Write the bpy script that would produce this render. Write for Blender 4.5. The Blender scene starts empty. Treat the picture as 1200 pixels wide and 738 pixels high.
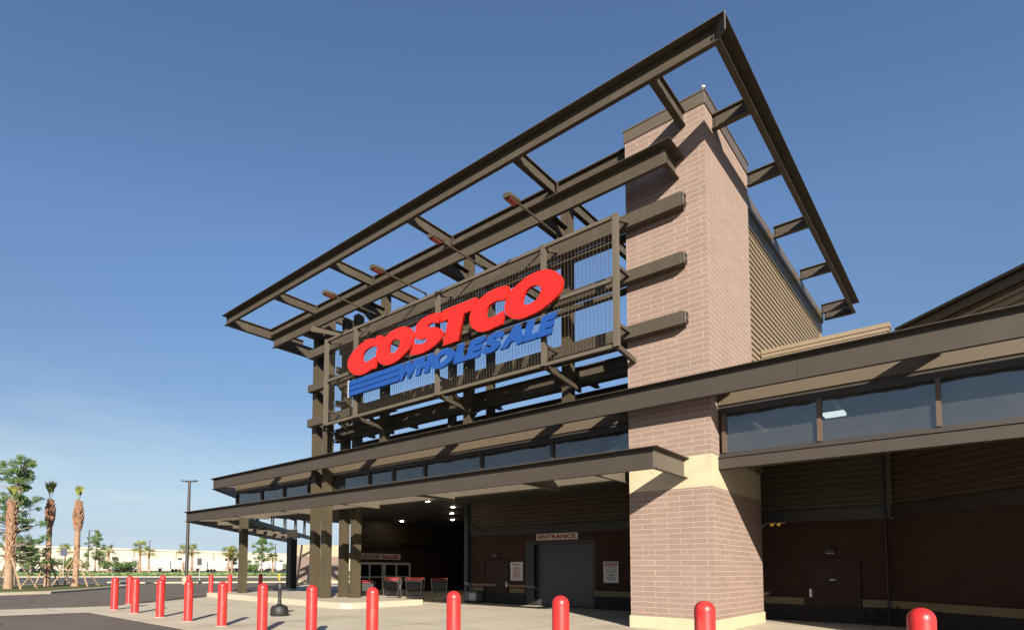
import bpy, bmesh, math, random
from mathutils import Vector, Matrix
R = math.radians
S = bpy.context.scene
COL = S.collection

# ------------------------------------------------------------------ camera
cam = bpy.data.cameras.new('camera')
cam.sensor_width = 36.0
cam.lens = 684.453 / 1200 * 36
cam.shift_x = (600 - 513.634) / 1200
cam.shift_y = (624.434 - 369) / 1200
cam.clip_end = 5000
camo = bpy.data.objects.new('camera', cam)
COL.objects.link(camo)
yaw, pitch, roll = -0.751558446, 0.0608384218, 0.00659353511
fw = Vector((math.sin(yaw) * math.cos(pitch), math.cos(yaw) * math.cos(pitch), math.sin(pitch)))
rt = Vector((math.cos(yaw), -math.sin(yaw), 0))
up = rt.cross(fw)
r2 = math.cos(roll) * rt + math.sin(roll) * up
u2 = -math.sin(roll) * rt + math.cos(roll) * up
m = Matrix((r2, u2, -fw)).transposed().to_4x4()
m.translation = Vector((0, 0, 1.6))
camo.matrix_world = m
S.camera = camo

# ------------------------------------------------------------------ light
SUN_D = Vector((-1.12, 1.0, -0.615)).normalized()      # direction the sunlight travels
EL = math.asin(-SUN_D.z)
AZ = math.atan2(-SUN_D.x, -SUN_D.y)                     # clockwise from +Y
sun = bpy.data.lights.new('sun', 'SUN')
sun.energy = 5.0
sun.angle = R(0.5)
sun.color = (1.0, 0.90, 0.77)
suno = bpy.data.objects.new('sun', sun)
suno.rotation_mode = 'QUATERNION'
suno.rotation_quaternion = SUN_D.to_track_quat('-Z', 'Y')
suno.location = (20, -20, 30)
COL.objects.link(suno)

W = bpy.data.worlds.new('World')
S.world = W
W.use_nodes = True
nt = W.node_tree
nt.nodes.clear()
N = nt.nodes.new
out = N('ShaderNodeOutputWorld'); bg = N('ShaderNodeBackground'); sky = N('ShaderNodeTexSky')
sky.sky_type = 'NISHITA'; sky.sun_disc = False
sky.sun_elevation = EL; sky.sun_rotation = AZ
sky.altitude = 0; sky.air_density = 1.0; sky.dust_density = 0.6; sky.ozone_density = 1.6
bg.inputs['Strength'].default_value = 0.0535
# thin cirrus streaks low over the horizon
tc = N('ShaderNodeTexCoord'); mp = N('ShaderNodeMapping'); ns = N('ShaderNodeTexNoise')
mp.inputs['Scale'].default_value = (1.6, 1.6, 11.0)
mp.inputs['Rotation'].default_value = (0.10, 0.16, 0.3)
ns.inputs['Scale'].default_value = 1.7; ns.inputs['Detail'].default_value = 7; ns.inputs['Roughness'].default_value = 0.58
cr = N('ShaderNodeMapRange'); cr.inputs['From Min'].default_value = 0.47; cr.inputs['From Max'].default_value = 0.72
sx = N('ShaderNodeSeparateXYZ'); el = N('ShaderNodeMapRange')
el.inputs['From Min'].default_value = 0.32; el.inputs['From Max'].default_value = 0.06
ml = N('ShaderNodeMath'); ml.operation = 'MULTIPLY'
ml2 = N('ShaderNodeMath'); ml2.operation = 'MULTIPLY'; ml2.inputs[1].default_value = 0.5
mx = N('ShaderNodeMixRGB'); mx.inputs[2].default_value = (6.0, 6.6, 7.1, 1)
L = nt.links.new
L(tc.outputs['Generated'], mp.inputs['Vector']); L(mp.outputs[0], ns.inputs['Vector'])
L(ns.outputs[0], cr.inputs['Value']); L(tc.outputs['Generated'], sx.inputs[0]); L(sx.outputs['Z'], el.inputs['Value'])
L(cr.outputs[0], ml.inputs[0]); L(el.outputs[0], ml.inputs[1]); L(ml.outputs[0], ml2.inputs[0]); L(ml2.outputs[0], mx.inputs[0])
hs = N('ShaderNodeHueSaturation'); hs.inputs['Saturation'].default_value = 1.13; hs.inputs['Hue'].default_value = 0.506; hs.inputs['Value'].default_value = 1.2
hz = N('ShaderNodeMapRange'); hz.inputs['From Min'].default_value = 0.0; hz.inputs['From Max'].default_value = 0.30
hz.inputs['To Min'].default_value = 0.93; hz.inputs['To Max'].default_value = 0.0; hz.interpolation_type = 'SMOOTHSTEP'
L(sx.outputs['Z'], hz.inputs['Value'])
mh = N('ShaderNodeMixRGB'); mh.inputs[2].default_value = (4.15, 5.3, 6.55, 1)
vr = N('ShaderNodeMapRange'); vr.inputs['From Min'].default_value = 0.22; vr.inputs['From Max'].default_value = 0.48; vr.inputs['To Min'].default_value = 0.90; vr.inputs['To Max'].default_value = 1.27
L(sx.outputs['Z'], vr.inputs['Value']); L(vr.outputs[0], hs.inputs['Value'])
L(sky.outputs[0], hs.inputs['Color']); L(hs.outputs[0], mh.inputs[1]); L(hz.outputs[0], mh.inputs[0]); L(mh.outputs[0], mx.inputs[1])
L(mx.outputs[0], bg.inputs['Color']); L(bg.outputs[0], out.inputs[0])

S.view_settings.view_transform = 'Standard'
S.view_settings.look = 'None'
S.view_settings.exposure = 1.2
S.view_settings.gamma = 1
S.render.engine = 'CYCLES'
S.cycles.max_bounces = 6
S.cycles.diffuse_bounces = 2
S.cycles.glossy_bounces = 3
S.cycles.transmission_bounces = 4
S.cycles.transparent_max_bounces = 12

# ------------------------------------------------------------------ materials
ALB = 0.62      # one factor on every base colour, set together with the exposure
def mat(name, col, rough=0.6, metal=0.0, var=0.12, vs=3.0, bump=0.0, bs=30.0, col2=None, spec=0.5, stretch=None, uv=False):
    col = tuple(v * ALB for v in col[:3]); col2 = tuple(v * ALB for v in col2[:3]) if col2 else None
    M = bpy.data.materials.new(name); M.use_nodes = True
    t = M.node_tree; b = t.nodes['Principled BSDF']; l = t.links.new
    b.inputs['Roughness'].default_value = rough; b.inputs['Metallic'].default_value = metal
    b.inputs['Specular IOR Level'].default_value = spec
    c = t.nodes.new('ShaderNodeTexCoord'); mpp = t.nodes.new('ShaderNodeMapping')
    l(c.outputs['UV' if uv else 'Object'], mpp.inputs[0])
    if stretch: mpp.inputs['Scale'].default_value = stretch
    n = t.nodes.new('ShaderNodeTexNoise'); n.inputs['Scale'].default_value = vs; n.inputs['Detail'].default_value = 6
    n.inputs['Roughness'].default_value = 0.6
    l(mpp.outputs[0], n.inputs['Vector'])
    rp = t.nodes.new('ShaderNodeMixRGB')
    a = [max(0, x * (1 - var)) for x in col[:3]]
    z = [x * (1 + var) for x in (col2 or col)[:3]]
    rp.inputs[1].default_value = (*a, 1); rp.inputs[2].default_value = (*z, 1)
    mr = t.nodes.new('ShaderNodeMapRange'); mr.inputs['From Min'].default_value = 0.3; mr.inputs['From Max'].default_value = 0.7
    l(n.outputs[0], mr.inputs[0]); l(mr.outputs[0], rp.inputs[0]); l(rp.outputs[0], b.inputs['Base Color'])
    if bump:
        n2 = t.nodes.new('ShaderNodeTexNoise'); n2.inputs['Scale'].default_value = bs; n2.inputs['Detail'].default_value = 4
        l(c.outputs['Object'], n2.inputs['Vector'])
        bp = t.nodes.new('ShaderNodeBump'); bp.inputs['Strength'].default_value = bump; bp.inputs['Distance'].default_value = 0.02
        l(n2.outputs[0], bp.inputs['Height']); l(bp.outputs[0], b.inputs['Normal'])
    return M

def brick_mat(name, c1, c2, mort, bw, bh, ms, bump=0.5, rough=0.85):
    c1, c2, mort = (tuple(v * ALB for v in q) for q in (c1, c2, mort))
    M = bpy.data.materials.new(name); M.use_nodes = True
    t = M.node_tree; b = t.nodes['Principled BSDF']; l = t.links.new
    b.inputs['Roughness'].default_value = rough; b.inputs['Specular IOR Level'].default_value = 0.25
    c = t.nodes.new('ShaderNodeTexCoord')
    br = t.nodes.new('ShaderNodeTexBrick')
    br.inputs['Scale'].default_value = 1.0; br.inputs['Brick Width'].default_value = bw; br.inputs['Row Height'].default_value = bh
    br.inputs['Mortar Size'].default_value = ms; br.inputs['Mortar Smooth'].default_value = 0.1; br.inputs['Bias'].default_value = 0.0
    br.inputs['Color1'].default_value = (*c1, 1); br.inputs['Color2'].default_value = (*c2, 1); br.inputs['Mortar'].default_value = (*mort, 1)
    l(c.outputs['UV'], br.inputs['Vector'])
    n = t.nodes.new('ShaderNodeTexNoise'); n.inputs['Scale'].default_value = 1.3; n.inputs['Detail'].default_value = 8
    l(c.outputs['UV'], n.inputs['Vector'])
    n2 = t.nodes.new('ShaderNodeTexNoise'); n2.inputs['Scale'].default_value = 45; n2.inputs['Detail'].default_value = 4
    l(c.outputs['UV'], n2.inputs['Vector'])
    mr = t.nodes.new('ShaderNodeMapRange'); mr.inputs['To Min'].default_value = 0.86; mr.inputs['To Max'].default_value = 1.12
    l(n.outputs[0], mr.inputs[0])
    mr2 = t.nodes.new('ShaderNodeMapRange'); mr2.inputs['From Min'].default_value = 0.3; mr2.inputs['From Max'].default_value = 0.7
    mr2.inputs['To Min'].default_value = 0.88; mr2.inputs['To Max'].default_value = 1.10
    l(n2.outputs[0], mr2.inputs[0])
    mm = t.nodes.new('ShaderNodeMath'); mm.operation = 'MULTIPLY'; l(mr.outputs[0], mm.inputs[0]); l(mr2.outputs[0], mm.inputs[1])
    vm = t.nodes.new('ShaderNodeVectorMath'); vm.operation = 'SCALE'
    l(br.outputs['Color'], vm.inputs[0]); l(mm.outputs[0], vm.inputs['Scale']); l(vm.outputs[0], b.inputs['Base Color'])
    ad = t.nodes.new('ShaderNodeMath'); ad.operation = 'MULTIPLY_ADD'; ad.inputs[1].default_value = -1.0
    sc = t.nodes.new('ShaderNodeMath'); sc.operation = 'MULTIPLY'; sc.inputs[1].default_value = 0.5
    l(n2.outputs[0], sc.inputs[0]); l(br.outputs['Fac'], ad.inputs[0]); l(sc.outputs[0], ad.inputs[2])
    bp = t.nodes.new('ShaderNodeBump'); bp.inputs['Strength'].default_value = bump; bp.inputs['Distance'].default_value = 0.015
    l(ad.outputs[0], bp.inputs['Height']); l(bp.outputs[0], b.inputs['Normal'])
    return M

def emit(name, col, s):
    M = bpy.data.materials.new(name); M.use_nodes = True
    b = M.node_tree.nodes['Principled BSDF']; b.inputs['Base Color'].default_value = (*col, 1)
    b.inputs['Emission Color'].default_value = (*col, 1); b.inputs['Emission Strength'].default_value = s
    return M

M_STEEL = mat('bronze_steel_paint', (0.096, 0.079, 0.057), 0.55, 0.0, 0.08, 0.8, 0.05, 60, spec=0.2)
M_FASCIA = mat('grey_brown_fascia_paint', (0.074, 0.061, 0.050), 0.55, 0.0, 0.05, 0.6, 0.0, spec=0.25)
M_POST = mat('column_bronze_paint', (0.098, 0.079, 0.050), 0.55, 0.0, 0.10, 0.9, 0.05, 50, spec=0.2)
M_COL = mat('tan_steel_paint', (0.150, 0.128, 0.098), 0.55, 0.0, 0.10, 0.9, 0.05, 50, spec=0.2)
M_MULL = mat('brown_mullion_paint', (0.13, 0.085, 0.055), 0.5)
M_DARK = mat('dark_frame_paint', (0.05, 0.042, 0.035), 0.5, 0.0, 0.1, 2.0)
M_BOLT = mat('galvanised_bolt', (0.16, 0.14, 0.11), 0.4, 0.6, 0.1)
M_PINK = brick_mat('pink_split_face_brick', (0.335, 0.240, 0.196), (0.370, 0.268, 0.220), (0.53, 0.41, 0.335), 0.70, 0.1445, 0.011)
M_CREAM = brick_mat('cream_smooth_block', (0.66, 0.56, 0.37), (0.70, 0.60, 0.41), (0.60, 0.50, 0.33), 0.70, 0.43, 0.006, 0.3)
M_WALLB = brick_mat('shade_darkened_brick', (0.055, 0.025, 0.017), (0.072, 0.032, 0.021), (0.06, 0.038, 0.028), 0.45, 0.145, 0.010, 0.5)  # brick colour taken down to carry the shade of the porch
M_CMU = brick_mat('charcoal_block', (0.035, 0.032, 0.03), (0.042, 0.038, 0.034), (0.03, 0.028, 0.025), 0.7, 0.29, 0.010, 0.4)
M_BANDC = mat('buff_stone_band', (0.24, 0.19, 0.10), 0.8, var=0.12, vs=2)
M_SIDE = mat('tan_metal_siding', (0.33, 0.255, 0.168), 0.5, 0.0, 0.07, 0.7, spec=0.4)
M_SIDED = mat('shaded_metal_siding', (0.078, 0.056, 0.033), 0.5, 0.0, 0.07, 0.7, spec=0.4)  # darker copy of the tan siding, porch shade put into its colour
M_TRIMD = mat('near_black_trim', (0.025, 0.021, 0.018), 0.5)
M_CAP = mat('bronze_parapet_cap', (0.14, 0.112, 0.078), 0.4, 0.0, 0.08, 1.0)
M_HEAD = mat('tan_header_panel', (0.145, 0.112, 0.075), 0.5, 0.0, 0.06, 1.0)
M_CEIL = mat('dark_ceiling_deck', (0.04, 0.037, 0.033), 0.7, var=0.15)
M_RED = mat('red_sign_enamel', (0.80, 0.025, 0.014), 0.35, var=0.02)
M_BLUE = mat('blue_sign_enamel', (0.016, 0.085, 0.36), 0.4, var=0.05)
M_WHITE = mat('white_paint', (0.72, 0.71, 0.68), 0.5, var=0.05)
M_REDP = mat('red_bollard_sleeve', (0.80, 0.035, 0.032), 0.38, var=0.10, vs=1.2, bump=0.04, bs=8)
M_DOORB = mat('brown_door_paint', (0.062, 0.040, 0.032), 0.6, spec=0.1, var=0.06)
M_ROLL = mat('dark_grey_shutter', (0.060, 0.062, 0.066), 0.45, var=0.08)
M_ALU = mat('clear_aluminium', (0.55, 0.58, 0.60), 0.35, 0.3, 0.05)
M_CHROME = mat('zinc_tube', (0.55, 0.55, 0.55), 0.28, 0.8, 0.05)
M_BLACK = mat('black_rubber', (0.018, 0.018, 0.018), 0.6, var=0.3)
M_GREYW = mat('grey_wood_cable', (0.05, 0.048, 0.045), 0.6)
M_LEDTX = mat('red_lettering', (0.35, 0.015, 0.018), 0.6, var=0.05)
M_BLKTX = mat('black_lettering', (0.03, 0.03, 0.03), 0.6)
M_LITE = emit('lit_lamp_lens', (1.0, 0.86, 0.62), 60.0)
M_LITE2 = emit('bright_lamp_lens', (1.0, 0.94, 0.82), 3.0)
M_AMBER = emit('amber_emergency_lens', (0.8, 0.5, 0.08), 0.06)
M_LENSR = mat('floodlight_lens', (0.42, 0.12, 0.08), 0.25, var=0.2, vs=8)  # red cast of the letters' bounced light painted into the lens

def glass(name, tint, rough=0.02, alpha=0.25, dark=(0.02, 0.026, 0.03), ior=1.75):
    dark = tuple(v * ALB for v in dark)
    M = bpy.data.materials.new(name); M.use_nodes = True
    t = M.node_tree; t.nodes.clear(); l = t.links.new
    o = t.nodes.new('ShaderNodeOutputMaterial'); mixs = t.nodes.new('ShaderNodeMixShader'); fr = t.nodes.new('ShaderNodeFresnel')
    fr.inputs[0].default_value = ior
    tc = t.nodes.new('ShaderNodeTexCoord'); n = t.nodes.new('ShaderNodeTexNoise'); n.inputs['Scale'].default_value = 0.9; n.inputs['Detail'].default_value = 3
    bp = t.nodes.new('ShaderNodeBump'); bp.inputs['Strength'].default_value = 0.25; bp.inputs['Distance'].default_value = 0.05
    l(tc.outputs['Object'], n.inputs['Vector']); l(n.outputs[0], bp.inputs['Height'])
    n2 = t.nodes.new('ShaderNodeTexNoise'); n2.inputs['Scale'].default_value = 1.7; n2.inputs['Detail'].default_value = 6; l(tc.outputs['Object'], n2.inputs['Vector'])
    rr = t.nodes.new('ShaderNodeMixRGB'); rr.inputs[1].default_value = (*[v * 0.6 for v in dark], 1); rr.inputs[2].default_value = (*[v * 1.35 for v in dark], 1); l(n2.outputs[0], rr.inputs[0])
    gl = t.nodes.new('ShaderNodeBsdfGlossy'); gl.inputs['Roughness'].default_value = rough; gl.inputs['Color'].default_value = (*tint, 1)
    m2 = t.nodes.new('ShaderNodeMixShader'); tr = t.nodes.new('ShaderNodeBsdfTransparent'); tr.inputs[0].default_value = (0.75, 0.85, 0.9, 1)
    df = t.nodes.new('ShaderNodeBsdfDiffuse'); l(rr.outputs[0], df.inputs[0]); l(bp.outputs[0], gl.inputs['Normal'])
    m2.inputs[0].default_value = alpha
    l(df.outputs[0], m2.inputs[1]); l(tr.outputs[0], m2.inputs[2])
    l(fr.outputs[0], mixs.inputs[0]); l(m2.outputs[0], mixs.inputs[1]); l(gl.outputs[0], mixs.inputs[2]); l(mixs.outputs[0], o.inputs[0])
    return M
M_GLASS = glass('tinted_window_glass', (0.92, 0.92, 0.94), 0.03, 0.45, (0.085, 0.085, 0.082), 2.1)
M_GLASSD = glass('dark_door_glass', (0.9, 0.95, 1.0), 0.03, 0.1, (0.008, 0.009, 0.010))

def scuff(M, col, lo, hi, amt, scale, stretch=(1, 1, 1)):
    col = tuple(v * ALB for v in col)
    t = M.node_tree; l = t.links.new; b = t.nodes['Principled BSDF']
    src = b.inputs['Base Color'].links[0].from_socket
    c = t.nodes.new('ShaderNodeTexCoord'); m_ = t.nodes.new('ShaderNodeMapping'); m_.inputs['Scale'].default_value = stretch
    o = t.nodes.new('ShaderNodeObjectInfo'); ad = t.nodes.new('ShaderNodeVectorMath'); ad.operation = 'ADD'
    l(c.outputs['Object'], m_.inputs[0]); l(m_.outputs[0], ad.inputs[0]); l(o.outputs['Location'], ad.inputs[1])
    n = t.nodes.new('ShaderNodeTexNoise'); n.inputs['Scale'].default_value = scale; n.inputs['Detail'].default_value = 8; n.inputs['Roughness'].default_value = 0.7
    l(ad.outputs[0], n.inputs['Vector'])
    r = t.nodes.new('ShaderNodeMapRange'); r.inputs['From Min'].default_value = lo; r.inputs['From Max'].default_value = hi; r.inputs['To Max'].default_value = amt
    l(n.outputs[0], r.inputs[0])
    x = t.nodes.new('ShaderNodeMixRGB'); x.inputs[2].default_value = (*col, 1); l(r.outputs[0], x.inputs[0]); l(src, x.inputs[1]); l(x.outputs[0], b.inputs['Base Color'])
scuff(M_REDP, (0.62, 0.16, 0.12), 0.56, 0.72, 0.55, 5.0, (1, 1, 0.35))
scuff(M_REDP, (0.16, 0.03, 0.025), 0.64, 0.70, 0.6, 14.0, (1, 1, 2.5))
scuff(M_STEEL, (0.16, 0.145, 0.125), 0.52, 0.75, 0.5, 1.6, (1, 1, 0.3))
scuff(M_COL, (0.10, 0.085, 0.065), 0.52, 0.75, 0.6, 2.0, (2, 2, 0.25))
scuff(M_FASCIA, (0.10, 0.088, 0.078), 0.50, 0.78, 0.45, 0.8, (1, 1, 0.4))
scuff(M_PINK, (0.27, 0.195, 0.16), 0.54, 0.74, 0.35, 0.9, (1.5, 1.5, 0.25))
scuff(M_CREAM, (0.42, 0.35, 0.23), 0.54, 0.74, 0.45, 1.3, (1.5, 1.5, 0.4))

# ------------------------------------------------------------------ mesh helpers
class MB:
    def __init__(s):
        s.v = []; s.f = []; s.uv = []; s.mi = []
    def face(s, pts, uvs=None, mi=0):
        i = len(s.v); s.v += [tuple(p) for p in pts]; s.f.append(list(range(i, i + len(pts)))); s.mi.append(mi)
        if uvs is None:
            a = Vector(pts[0]); n = Vector((0, 0, 0))
            for k in range(1, len(pts) - 1):
                n += (Vector(pts[k]) - a).cross(Vector(pts[k + 1]) - a)
            if n.length > 0: n.normalize()
            if abs(n.z) > 0.8: uvs = [(p[0], p[1]) for p in pts]
            else:
                tg = Vector((-n.y, n.x, 0)).normalized()
                uvs = [(Vector(p).dot(tg), p[2]) for p in pts]
        s.uv.append(uvs)
    def box(s, x0, x1, y0, y1, z0, z1, mi=0):
        x0, x1 = sorted((x0, x1)); y0, y1 = sorted((y0, y1)); z0, z1 = sorted((z0, z1))
        s.prism([(x0, y0), (x1, y0), (x1, y1), (x0, y1)], z0, z1, mi); return s
    def prism(s, poly, z0, z1, mi=0):
        # poly counter-clockwise in plan
        n = len(poly)
        s.face([(x, y, z1) for x, y in poly], mi=mi)
        s.face([(x, y, z0) for x, y in reversed(poly)], mi=mi)
        for i in range(n):
            a, b = poly[i], poly[(i + 1) % n]
            s.face([(a[0], a[1], z0), (b[0], b[1], z0), (b[0], b[1], z1), (a[0], a[1], z1)], mi=mi)
        return s
    def extrude(s, prof, p0, p1, side, upv, mi=0, caps=True):
        # prof: 2D (a, b) counter-clockwise seen from the p1 end; a along side, b along upv
        p0, p1, side, upv = map(Vector, (p0, p1, side, upv))
        if side.cross(upv).dot(p1 - p0) < 0: p0, p1 = p1, p0
        A = [p0 + side * a + upv * b for a, b in prof]; B = [p1 + side * a + upv * b for a, b in prof]
        n = len(prof)
        for i in range(n):
            j = (i + 1) % n
            s.face([A[i], A[j], B[j], B[i]], mi=mi)
        if caps:
            s.face(B, mi=mi); s.face(A[::-1], mi=mi)
        return s
    def ibeam(s, p0, p1, w, h, tf=0.035, tw=0.03, upv=(0, 0, 1), web=0.0):
        # p0, p1: centre line of the TOP of the beam
        p0 = Vector(p0); p1 = Vector(p1); upv = Vector(upv).normalized()
        d = (p1 - p0).normalized(); side = d.cross(upv).normalized()
        a = w / 2; t = tw / 2
        prof = [(-a, 0), (-a, -tf), (web - t, -tf), (web - t, -h + tf), (-a, -h + tf), (-a, -h), (a, -h), (a, -h + tf), (web + t, -h + tf), (web + t, -tf), (a, -tf), (a, 0)]
        s.extrude(prof, p0, p1, side, upv); return s
    def chan(s, p0, p1, out, w, h, wb=0.1, tf=0.018, tw=0.025):
        # C-channel: p0-p1 = outer top edge of the wide top flange, wb = width of the narrower bottom flange
        p0 = Vector(p0); p1 = Vector(p1); out = Vector(out).normalized(); b = -w + tw + wb
        prof = [(0, 0), (0, -tf), (-w + tw, -tf), (-w + tw, -h + tf), (b, -h + tf), (b, -h), (-w, -h), (-w, 0)]
        s.extrude(prof, p0, p1, out, (0, 0, 1)); return s
    def bar(s, p0, p1, w, h):
        p0 = Vector(p0); p1 = Vector(p1); d = (p1 - p0).normalized()
        upv = Vector((0, 0, 1)) if abs(d.z) < 0.95 else Vector((0, 1, 0))
        side = d.cross(upv).normalized(); upv = side.cross(d).normalized()
        a, b = w / 2, h / 2
        s.extrude([(-a, -b), (a, -b), (a, b), (-a, b)], p0, p1, side, upv); return s
    def tube(s, p0, p1, r0, r1=None, n=10, caps=True, mi=0):
        r1 = r0 if r1 is None else r1
        p0 = Vector(p0); p1 = Vector(p1); d = (p1 - p0).normalized()
        upv = Vector((0, 0, 1)) if abs(d.z) < 0.95 else Vector((0, 1, 0))
        a = d.cross(upv).normalized(); b = d.cross(a).normalized()
        A = [p0 + (a * math.cos(2 * math.pi * i / n) + b * math.sin(2 * math.pi * i / n)) * r0 for i in range(n)]
        B = [p1 + (a * math.cos(2 * math.pi * i / n) + b * math.sin(2 * math.pi * i / n)) * r1 for i in range(n)]
        for i in range(n):
            j = (i + 1) % n; s.face([A[i], A[j], B[j], B[i]], mi=mi)
        if caps: s.face(A[::-1], mi=mi); s.face(B, mi=mi)
        return s
    def path(s, pts, r, n=8):
        for a, b in zip(pts, pts[1:]): s.tube(a, b, r, n=n)
        return s
    def lathe(s, prof, c=(0, 0, 0), n=24, mi=0):
        cx, cy, cz = c
        for k in range(len(prof) - 1):
            (ra, za), (rb, zb) = prof[k], prof[k + 1]
            for i in range(n):
                t0 = 2 * math.pi * i / n; t1 = 2 * math.pi * (i + 1) / n
                P = lambda r, z, t: (cx + r * math.cos(t), cy + r * math.sin(t), cz + z)
                q = [P(ra, za, t0), P(ra, za, t1), P(rb, zb, t1), P(rb, zb, t0)]
                if ra < 1e-6: q = [q[0], q[2], q[3]]
                elif rb < 1e-6: q = [q[0], q[1], q[2]]
                s.face(q, mi=mi)
        return s
    def build(s, name, mats, parent=None, smooth=False, bevel=0.0, weld=True):
        me = bpy.data.meshes.new(name); me.from_pydata(s.v, [], s.f)
        u = me.uv_layers.new(name='UVMap'); k = 0
        for uvs in s.uv:
            for q in uvs: u.data[k].uv = q; k += 1
        for mm in (mats if isinstance(mats, (list, tuple)) else [mats]): me.materials.append(mm)
        me.polygons.foreach_set('material_index', s.mi)
        if weld:
            b = bmesh.new(); b.from_mesh(me); bmesh.ops.remove_doubles(b, verts=b.verts, dist=1e-5)
            b.to_mesh(me); b.free()
        if smooth:
            me.polygons.foreach_set('use_smooth', [True] * len(me.polygons))
            me.set_sharp_from_angle(angle=R(40))
        me.update()
        o = bpy.data.objects.new(name, me); COL.objects.link(o)
        if parent is not None: put(o, parent)
        if bevel:
            bv = o.modifiers.new('bevel', 'BEVEL'); bv.width = bevel; bv.segments = 2; bv.limit_method = 'ANGLE'
        return o

def put(o, parent):
    o.parent = parent
    if parent.parent is None:
        o.matrix_parent_inverse = Matrix.Translation(-Vector(parent.location))
def tag(o, label=None, cat=None, group=None, kind=None):
    if label: o['label'] = label
    if cat: o['category'] = cat
    if group: o['group'] = group
    if kind: o['kind'] = kind
    return o
def thing(name, loc, label, cat, group=None):
    e = bpy.data.objects.new(name, None); e.location = loc; e.empty_display_size = 0.2
    COL.objects.link(e); return tag(e, label, cat, group)
def dup(root, loc, rz=0, label=None, scale=1.0):
    def cp(o, par):
        c = o.copy(); COL.objects.link(c); c.parent = par; return c
    r = root.copy(); COL.objects.link(r); r.location = loc; r.rotation_euler = (0, 0, rz)
    r.scale = (scale,) * 3
    if label: r['label'] = label
    for ch in root.children:
        c = cp(ch, r)
        for g in ch.children: cp(g, c)
    return r
def text_mesh(txt, size, depth, bold=0.0, shear=0.0):
    cu = bpy.data.curves.new('lettering', 'FONT'); cu.body = txt; cu.size = size; cu.extrude = depth / 2; cu.offset = bold; cu.shear = shear
    cu.resolution_u = 4
    o = bpy.data.objects.new('lettering', cu); COL.objects.link(o)
    dg = bpy.context.evaluated_depsgraph_get(); me = bpy.data.meshes.new_from_object(o.evaluated_get(dg))
    bpy.data.objects.remove(o); return me
def fit_text(name, txt, o, ax, x0, x1, z0, z1, depth, M, parent, bold=0.0, shear=0.0):
    # text stretched into a rectangle; o = origin, ax = horizontal unit direction
    me = text_mesh(txt, 1.0, 1.0, bold, shear)
    xs = [v.co.x for v in me.vertices]; ys = [v.co.y for v in me.vertices]
    ax = Vector(ax); nrm = ax.cross(Vector((0, 0, 1)))
    for v in me.vertices:
        a = x0 + (v.co.x - min(xs)) / (max(xs) - min(xs)) * (x1 - x0)
        b = z0 + (v.co.y - min(ys)) / (max(ys) - min(ys)) * (z1 - z0)
        v.co = Vector(o) + ax * a + Vector((0, 0, b)) + nrm * (v.co.z * depth)
    me.name = name; me.materials.clear(); me.materials.append(M)
    ob = bpy.data.objects.new(name, me); COL.objects.link(ob)
    if parent is not None: put(ob, parent)
    return ob
def poly_solid(name, poly, y0, y1, M, parent, hole=None):
    # flat outline in the XZ plane extruded along Y
    cu = bpy.data.curves.new(name, 'CURVE'); cu.dimensions = '2D'; cu.fill_mode = 'BOTH'; cu.extrude = (y1 - y0) / 2
    cu.bevel_depth = 0.0; cu.offset = -0.014; cu.resolution_u = 5
    for pts, cyc in ((poly, True),) + (((hole, True),) if hole else ()):
        sp = cu.splines.new('BEZIER'); sp.bezier_points.add(len(pts) - 1); sp.use_cyclic_u = True; sp.resolution_u = 5
        n = len(pts)
        for i, (x, z) in enumerate(pts):
            bp = sp.bezier_points[i]; bp.co = (x, z, 0)
        for i in range(n):
            p = Vector(pts[i]); a = Vector(pts[i - 1]); c = Vector(pts[(i + 1) % n])
            d1 = (p - a); d2 = (c - p); ang = d1.angle(d2) if d1.length and d2.length else 0
            bp = sp.bezier_points[i]
            if ang > R(42):
                bp.handle_left_type = bp.handle_right_type = 'VECTOR'
            else:
                bp.handle_left_type = bp.handle_right_type = 'AUTO'
    ob = bpy.data.objects.new(name, cu); COL.objects.link(ob)
    dg = bpy.context.evaluated_depsgraph_get(); me = bpy.data.meshes.new_from_object(ob.evaluated_get(dg))
    bpy.data.objects.remove(ob)
    for v in me.vertices: v.co = Vector((v.co.x, (y0 + y1) / 2 - v.co.z, v.co.y))
    me.materials.clear(); me.materials.append(M); me.name = name
    o = bpy.data.objects.new(name, me); COL.objects.link(o); put(o, parent); return o
def bolts(mb, pts, nrm, r=0.025, t=0.02):
    nrm = Vector(nrm)
    for p in pts: mb.tube(Vector(p), Vector(p) + nrm * t, r, n=6)

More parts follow.
